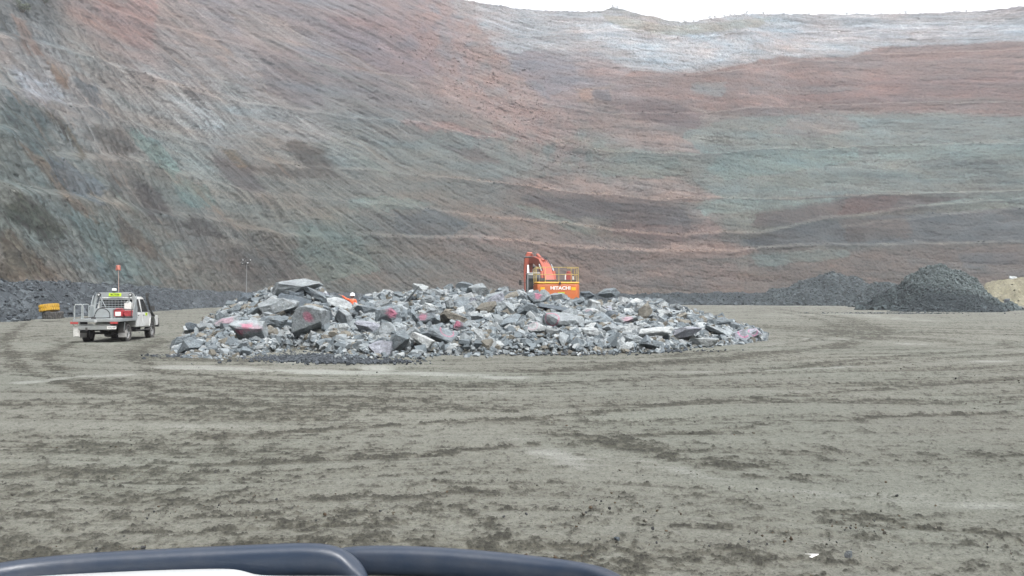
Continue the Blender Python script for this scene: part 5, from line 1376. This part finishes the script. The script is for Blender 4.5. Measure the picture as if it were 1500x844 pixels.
    bo = boxbeam('boom', [(-.10, 4.6, 2.3), (-.16, 5.2, 3.3), (-.30, 6.0, 4.4), (-.52, 7.2, 5.3), (-.86, 8.6, 5.75), (-1.14, 10.0, 5.72)], [.74, .74, .72, .66, .6, .5], [.8, 1.1, 1.25, 1.1, .8, .6], M_ORP)
    ro = MB()
    for xx in (-.60, .34):
        ro.path([(xx, 4.7, 2.5), (xx - .1, 5.3, 4.3)], .13, 12)
    ro.build('lift_cylinder', M_ORP, bo)
    ro = MB()
    for xx in (-.60, .34): ro.path([(xx - .1, 5.3, 4.3), (xx - .22, 6.2, 5.1)], .06, 10)
    ro.build('cylinder_rod', M_CR, bo)
    ac = MB(); ac.path([(-.45, 6.4, 5.45), (-.80, 8.4, 6.35)], .13, 12); ac.build('arm_cylinder', M_ORP, bo)
    ac = MB(); ac.path([(-.80, 8.4, 6.35), (-1.2, 10.3, 6.6)], .065, 10); ac.build('cylinder_rod', M_CR, bo)
    hs_ = MB()
    for q in range(4):
        xx = -.40 + q * .16
        hs_.path([(xx + .22, 4.9, 3.3), (xx + .14, 5.3, 4.1), (xx - .02, 6.0, 5.1), (xx - .20, 7.2, 5.95), (xx - .45, 8.6, 6.22)], .045, 6)
    hs_.build('hydraulic_hose', mat('hose_dull', (.05, .045, .045), .6), bo)
    for (xx, yy, zz) in ((-.28, 6.6, 5.75), (.18, 5.6, 4.3)):
        l_ = MB(); l_.box((xx, yy, zz), (.2, .12, .18)); l_.build('work_light', M_BLACK, bo, .02)
    # stick folded down in front, bucket behind the heap
    sk = boxbeam('stick', [(-1.30, 10.3, 6.75), (-1.36, 10.5, 6.1), (-1.42, 10.6, 5.0), (-1.5, 10.2, 3.6), (-1.54, 9.7, 2.4)], [.42, .75, .72, .60, .5], [.4, .95, .9, .7, .5], M_ORP)
    pn_ = MB()
    for zz, yy in ((6.15, 9.95), (5.0, 10.1)): pn_.rod((-1.36 - .42, yy + .2, zz), (-1.36 + .42, yy + .2, zz), .15, 14)
    pn_.build('pivot_pin', M_DK, sk)
    bc = MB(); bc.path([(-1.46, 10.0, 5.2), (-1.5, 9.5, 3.9)], .12, 10); bc.build('bucket_cylinder', M_CR, sk)
    bk = MB(); bk.prism([(9.6, 2.4), (10.3, 2.0), (10.5, 1.2), (10.0, .5), (9.0, .35), (8.6, .7), (9.2, .9), (9.6, 1.3), (9.5, 1.9)], -2.3, -.8)
    for k in range(5): bk.box((-2.15 + k * .3, 8.55, .6), (.12, .4, .08), (.3, 0, 0))
    bk.build('bucket', M_DK, sk, .02)
    for o_ in [bo, sk] + list(bo.children) + list(sk.children):
        for v_ in o_.data.vertices: v_.co.z = zq(v_.co.z)
    # undercarriage
    uc = MB(); uc.rod((0, 3.6, .9), (0, 3.6, 1.45), 1.0, 24); uc.box((0, 3.6, .8), (2.2, 1.6, .4)); uc.build('undercarriage', M_DK, E, .03)
    for s_ in (-1, 1):
        tk = MB(); prof = []
        for a in np.linspace(math.pi / 2, 3 * math.pi / 2, 10): prof.append((1.2 + .52 * math.cos(a), .62 + .52 * math.sin(a)))
        for a in np.linspace(-math.pi / 2, math.pi / 2, 10): prof.append((6.0 + .52 * math.cos(a), .62 + .52 * math.sin(a)))
        tk.prism(prof, s_ * 1.1, s_ * 1.7); n = 30
        for k in range(24):
            yy = 1.2 + 4.8 * k / 23
            for zz in (.09, 1.15): tk.box((s_ * 1.4, yy, zz), (.64, .14, .06))
        tk.build('track', M_DK, E)
excavator()

# ------------------------------------------------------------------ people
def skin_mesh(name, verts, edges, radii, m, parent, root=0, sub=1):
    me = bpy.data.meshes.new(name); me.from_pydata([Vector(v) for v in verts], edges, []); o = bpy.data.objects.new(name, me); COL.objects.link(o)
    sk = o.modifiers.new('skin', 'SKIN'); sk.use_smooth_shade = True
    for i, r in enumerate(radii):
        rr_ = r if isinstance(r, tuple) else (r, r); me.skin_vertices[0].data[i].radius = rr_; me.skin_vertices[0].data[i].use_root = (i == root)
    sb = o.modifiers.new('sub', 'SUBSURF'); sb.levels = sub; sb.render_levels = sub
    bpy.context.view_layer.update()
    dg = bpy.context.evaluated_depsgraph_get(); me2 = bpy.data.meshes.new_from_object(o.evaluated_get(dg)); bpy.data.objects.remove(o)
    me2.name = name; me2.materials.clear()
    return link_mesh(name, me2, m, parent, True)

def worker():
    x, y = at(517, 440, 46)[:2]
    g0 = float(max(0, heapH(x, y)))
    zt = at(517, 431.0, 46).z
    P = empty('person', (x, y, zt - 1.76), R(0))
    SK = mat('skin', (.42, .24, .17), .6); SH = mat('orange_shirt', (.80, .13, .05), .8, dirt=.3, dirtcol=(.45, .12, .07), scale=6); TR = mat('navy_trousers', (.05, .05, .09), .85, dirt=.5, dirtcol=(.18, .12, .14), scale=5)
    HV = mat('white_helmet', (.82, .84, .86), .35); BT = mat('tan_boot', (.16, .11, .07), .8)
    # local: x to the right of the picture, y away from us; stands half turned to the left, left arm raised to the rock
    V = [(0, 0, .96), (-.01, 0, 1.12), (-.03, .0, 1.32), (-.04, 0, 1.44), (-.04, -.01, 1.53), (-.03, -.02, 1.60), (-.03, -.02, 1.70),
         (-.20, 0, 1.42), (-.40, -.04, 1.50), (-.60, -.06, 1.66), (-.66, -.07, 1.69),
         (.13, 0, 1.41), (.22, -.06, 1.18), (.12, -.20, 1.02), (.08, -.26, 1.0),
         (-.10, 0, .90), (-.13, -.03, .50), (-.14, .02, .10), (.10, 0, .90), (.13, .0, .50), (.16, .03, .10)]
    E_ = [(0, 1), (1, 2), (2, 3), (3, 4), (4, 5), (5, 6), (3, 7), (7, 8), (8, 9), (9, 10), (3, 11), (11, 12), (12, 13), (13, 14), (0, 15), (15, 16), (16, 17), (0, 18), (18, 19), (19, 20)]
    rad = [(.15, .11), (.14, .10), (.16, .11), (.13, .09), .055, (.075, .09), (.085, .10), .06, .045, .034, .03, .06, .045, .034, .03, .085, .058, .04, .085, .058, .04]
    body = skin_mesh('body', V, E_, rad, SK, P)
    P['label'] = 'person in orange shirt and white hard hat standing behind the heap, one arm raised'; P['category'] = 'person'
    # face, ears
    f = MB(); f.box((-.05, -.125, 1.645), (.025, .04, .05), (.2, 0, 0), .6); f.build('nose', SK, body, .008)
    for s_ in (-1, 1):
        e = MB(); e.rod((-.03 + s_ * .085, -.02, 1.62), (-.03 + s_ * .10, -.02, 1.66), .018, 8); e.build('ear', SK, body)
        e = MB(); e.box((-.035 + s_ * .032, -.112, 1.665), (.024, .012, .012)); e.build('eye', M_INK, body, .003)
    f = MB(); f.box((-.035, -.114, 1.585), (.045, .01, .009)); f.build('mouth', mat('lips', (.35, .13, .11), .6), body, .002)
    h_ = MB(); h_.lathe([(.098, 1.56), (.102, 1.66), (.09, 1.70), (.085, 1.70), (.085, 1.56)], (-.03, .01, 0), 'Z', 16); h_.build('hair', mat('brown_hair', (.06, .04, .03), .8), P)
    # hands with fingers
    def hand(base, dirv, side):
        d = Vector(dirv).normalized(); q = d.to_track_quat('Y', 'Z').to_matrix(); vs = [Vector(base)]; ed = []; ra = [.022]
        vs.append(vs[0] + q @ Vector((0, .045, 0))); ed.append((0, 1)); ra.append((.036, .016))
        for k, l in enumerate((.062, .072, .067, .052)):
            o0 = vs[1] + q @ Vector(((k - 1.5) * .019, .035, 0)); i0 = len(vs)
            vs += [o0, o0 + q @ Vector(((k - 1.5) * .004, l * .55, -.006)), o0 + q @ Vector(((k - 1.5) * .006, l, -.022))]; ed += [(1, i0), (i0, i0 + 1), (i0 + 1, i0 + 2)]; ra += [.0095, .0085, .007]
        i0 = len(vs); vs += [vs[0] + q @ Vector((side * .035, .03, -.005)), vs[0] + q @ Vector((side * .055, .062, -.015))]; ed += [(0, i0), (i0, i0 + 1)]; ra += [.011, .009]
        return skin_mesh('hand', vs, ed, ra, SK, body)
    hand((-.66, -.07, 1.69), (-.9, -.1, .45), 1); hand((.08, -.26, 1.0), (-.5, -.7, -.1), -1)
    sh = [0, 1, 2, 3, 7, 8, 9, 11, 12, 13]; mp_ = {a: i for i, a in enumerate(sh)}
    ed = [(mp_[a], mp_[b]) for a, b in E_ if a in mp_ and b in mp_]
    rs_ = [(rad[a][0] + .022, rad[a][1] + .022) if isinstance(rad[a], tuple) else rad[a] + .018 for a in sh]
    skin_mesh('shirt', [V[a] for a in sh], ed, rs_, SH, P)
    v_ = MB(); v_.box((-.03, 0, 1.24), (.345, .27, .05)); v_.build('reflective_band', mat('reflective', (.6, .62, .6), .4), P, .02)
    tr = [0, 15, 16, 17, 18, 19, 20]; mp_ = {a: i for i, a in enumerate(tr)}; ed = [(mp_[a], mp_[b]) for a, b in E_ if a in mp_ and b in mp_]
    skin_mesh('trousers', [V[a] for a in tr], ed, [(.165, .125), .10, .075, .06, .10, .075, .06], TR, P)
    for xx in (-.14, .16):
        b = MB(); b.box((xx, -.05, .05), (.11, .30, .10)); b.rod((xx, .03, .05), (xx, .03, .2), .062, 12); b.build('boot', BT, P, .03)
    he = MB(); he.lathe([(.155, 1.675), (.14, 1.69), (.13, 1.75), (.10, 1.81), (.05, 1.84), (.005, 1.845), (.005, 1.83), (.09, 1.79), (.12, 1.70), (.13, 1.672)], (-.03, -.01, 0), 'Z', 24)
    he.box((-.03, -.15, 1.678), (.16, .10, .012), (.12, 0, 0)); he.build('helmet', HV, P, .004)
    # a low rock for the feet
    r_ = bpy.data.objects.new('boulder', PM[2]); COL.objects.link(r_); zz = zt - 1.76
    r_.scale = (1.1, .9, max(.3, zz + .35)); r_.location = (x, y, (zz + .02) - max(.3, zz + .35) * .44); r_.color = tone('mid'); r_.rotation_euler = (0, 0, 1)
    tag(r_, 'grey rock under the boots of the person in orange', 'rock', heap_grp)
worker()

# ------------------------------------------------------------------ the vehicle the photo is taken from: bonnet and dark guard
def own_vehicle():
    M_W = mat('bonnet_white', (.56, .58, .58), .35, dirt=.12, dirtcol=(.5, .48, .44), scale=3, coat=.5)
    M_G = mat('tinted_guard', (.020, .032, .055), .36, dirt=.5, dirtcol=(.07, .075, .085), scale=5, bump=.05, bscale=60)
    # bonnet front edge as read from the photo
    Hn = [(-260, 905, 1.55), (-150, 868, 1.72), (-60, 850, 1.86), (0, 842, 1.92), (100, 836, 1.95), (230, 830, 1.97), (330, 827.5, 1.98), (352, 829, 1.98), (368, 834, 1.98), (384, 838, 1.98), (440, 838.5, 1.98), (520, 838, 1.98), (600, 842, 1.97), (700, 849, 1.96), (800, 858, 1.92), (870, 868, 1.86), (930, 884, 1.78), (990, 915, 1.64)]
    E_ = [at(*p) for p in Hn]
    V_own = empty('bonnet_vehicle', (E_[8].x, 1.0, 0)); tag(V_own, 'white bonnet with a dark tinted front guard of the vehicle we look out of', 'vehicle')
    org = Vector((E_[8].x, 1.0, 0))
    bm = bmesh.new(); rows = []
    cx = (E_[0].x + E_[-1].x) / 2; hw = (E_[-1].x - E_[0].x) / 2
    def row(f): rows.append([bm.verts.new(f(p, i) - org) for i, p in enumerate(E_)])
    row(lambda p, i: Vector((p.x, p.y - .02, .62)))
    row(lambda p, i: Vector((p.x, p.y + .015, .80)))
    row(lambda p, i: Vector((p.x, p.y + .018, p.z - .06)))
    row(lambda p, i: Vector((p.x, p.y + .010, p.z - .012)))
    row(lambda p, i: p)
    for k in range(1, 9):
        f = k / 8
        def g(p, i, f=f):
            y = p.y * (1 - f) + .72 * f; x = cx + (p.x - cx) * (1 + .03 * f)
            return Vector((x, y, p.z + (.06 * f * (1.6 - .6 * f)) + .008 * math.sin(f * 3.14)))
        row(g)
    for a, b in zip(rows[:-1], rows[1:]):
        for i in range(len(a) - 1): bm.faces.new((a[i], a[i + 1], b[i + 1], b[i]))
    bmesh.ops.recalc_face_normals(bm, faces=bm.faces)
    me = bpy.data.meshes.new('bonnet'); bm.to_mesh(me); bm.free(); o = link_mesh('bonnet', me, M_W, V_own, True)
    sd = o.modifiers.new('s', 'SOLIDIFY'); sd.thickness = .012; sd.offset = -1
    ss = o.modifiers.new('ss', 'SUBSURF'); ss.levels = 2; ss.render_levels = 2
    # guards (fenders), grille, bumper, headlights, wheels
    for s_ in (-1, 1):
        ex_ = cx + s_ * hw
        b = MB(); b.prism([(.72, .50), (.72, 1.12), (1.2, 1.10), (1.55, 1.0), (1.62, .80), (1.60, .45), (1.52, .45), (1.48, .66), (1.33, .80), (1.05, .82), (.88, .68), (.84, .45)], ex_ - s_ * .10 - cx * 0, ex_ + s_ * .07)
        me_o = b.build('front_guard', M_W, V_own, .03); me_o.data.transform(Matrix.Translation(-org))
        wh = wheel(V_own, Vector((ex_ - s_ * .02, 1.18, .39)) - org, .39, .26, 'wheel', s_)
        b = MB(); b.box((ex_ - s_ * .16, 1.66, .80), (.24, .06, .16)); hl = b.build('headlight', M_LAMP, V_own, .02); hl.data.transform(Matrix.Translation(-org))
    b = MB(); b.box((cx, 1.90, .84), (1.1, .04, .2)); q = b.build('grille', M_BLACK, V_own, .01); q.data.transform(Matrix.Translation(-org))
    b = MB(); b.prism([(cx - hw - .02, 1.62), (cx - hw * .6, 1.98), (cx + hw * .6, 1.98), (cx + hw + .02, 1.62), (cx + hw * .9, 1.55), (cx - hw * .9, 1.55)], .42, .66, 'Z'); q = b.build('bumper', M_BLACK, V_own, .03); q.data.transform(Matrix.Translation(-org))
    # the tinted guard: two swept rounded lengths meeting in the middle
    def sweep(pts, ry, rx):
        P_ = [at(px, py, d) - Vector((0, 0, ry[i])) for i, (px, py, d) in enumerate(pts)]
        bm = bmesh.new(); rings = []; n = len(P_); sg = 20
        for i, p in enumerate(P_):
            t = (P_[min(i + 1, n - 1)] - P_[max(i - 1, 0)]).normalized(); t.z = 0; t.normalize(); a = Vector((t.y, -t.x, 0)) * -1
            ring = []
            for k in range(sg):
                th = 2 * math.pi * k / sg; c, s_ = math.cos(th), math.sin(th)
                sq = lambda v: math.copysign(abs(v) ** .75, v)
                ring.append(bm.verts.new(p + a * rx[i] * sq(c) + Vector((0, 0, 1)) * ry[i] * sq(s_)))
            rings.append(ring)
        for A, B in zip(rings[:-1], rings[1:]):
            for k in range(sg): bm.faces.new((A[k], A[(k + 1) % sg], B[(k + 1) % sg], B[k]))
        bm.faces.new(rings[0][::-1]); bm.faces.new(rings[-1])
        bmesh.ops.recalc_face_normals(bm, faces=bm.faces)
        me = bpy.data.meshes.new('bonnet_guard'); bm.to_mesh(me); bm.free(); me.transform(Matrix.Translation(-org))
        o = link_mesh('bonnet_guard', me, M_G, V_own, True); ss = o.modifiers.new('ss', 'SUBSURF'); ss.levels = 1; ss.render_levels = 2
        return o
    Lp = [(-230, 905, 1.62), (-160, 868, 1.74), (-80, 842, 1.84), (-20, 827, 1.92), (40, 817, 1.97), (120, 809.5, 2.0), (220, 804, 2.02), (330, 799, 2.04), (420, 795, 2.05), (462, 794.5, 2.05), (490, 798, 2.05), (508, 807, 2.045), (520, 818, 2.04), (531, 832, 2.03), (538, 846, 2.02)]
    sweep(Lp, [.03, .034, .036, .038, .04, .042, .042, .042, .042, .042, .040, .036, .03, .026, .012], [.03] * 13 + [.022, .01])
    Rp = [(468, 812, 2.12), (488, 804, 2.12), (510, 799.5, 2.11), (560, 798, 2.10), (620, 799.5, 2.09), (690, 804, 2.07), (760, 811, 2.04), (810, 817, 2.01), (850, 822.5, 1.97), (878, 829, 1.92), (898, 838, 1.86), (914, 851, 1.78), (928, 872, 1.66)]
    sweep(Rp, [.02, .03, .036, .038, .038, .038, .037, .036, .035, .034, .033, .03, .03], [.012, .022] + [.028] * 11)
own_vehicle()
# ------------------------------------------------------------------ air
def haze():
    mb = MB(); mb.box((83, 65, 72), (480, 520, 147)); m = bpy.data.materials.new('haze'); m.use_nodes = True
    t = m.node_tree
    for n in list(t.nodes): t.nodes.remove(n)
    v = t.nodes.new('ShaderNodeVolumePrincipled'); v.inputs['Density'].default_value = HAZE; v.inputs['Color'].default_value = (.93, .95, 1, 1); v.inputs['Anisotropy'].default_value = .2
    o_ = t.nodes.new('ShaderNodeOutputMaterial'); t.links.new(v.outputs[0], o_.inputs['Volume'])
    o = mb.build('haze', m); tag(o, kind='stuff')
HAZE = 0.0005
haze()
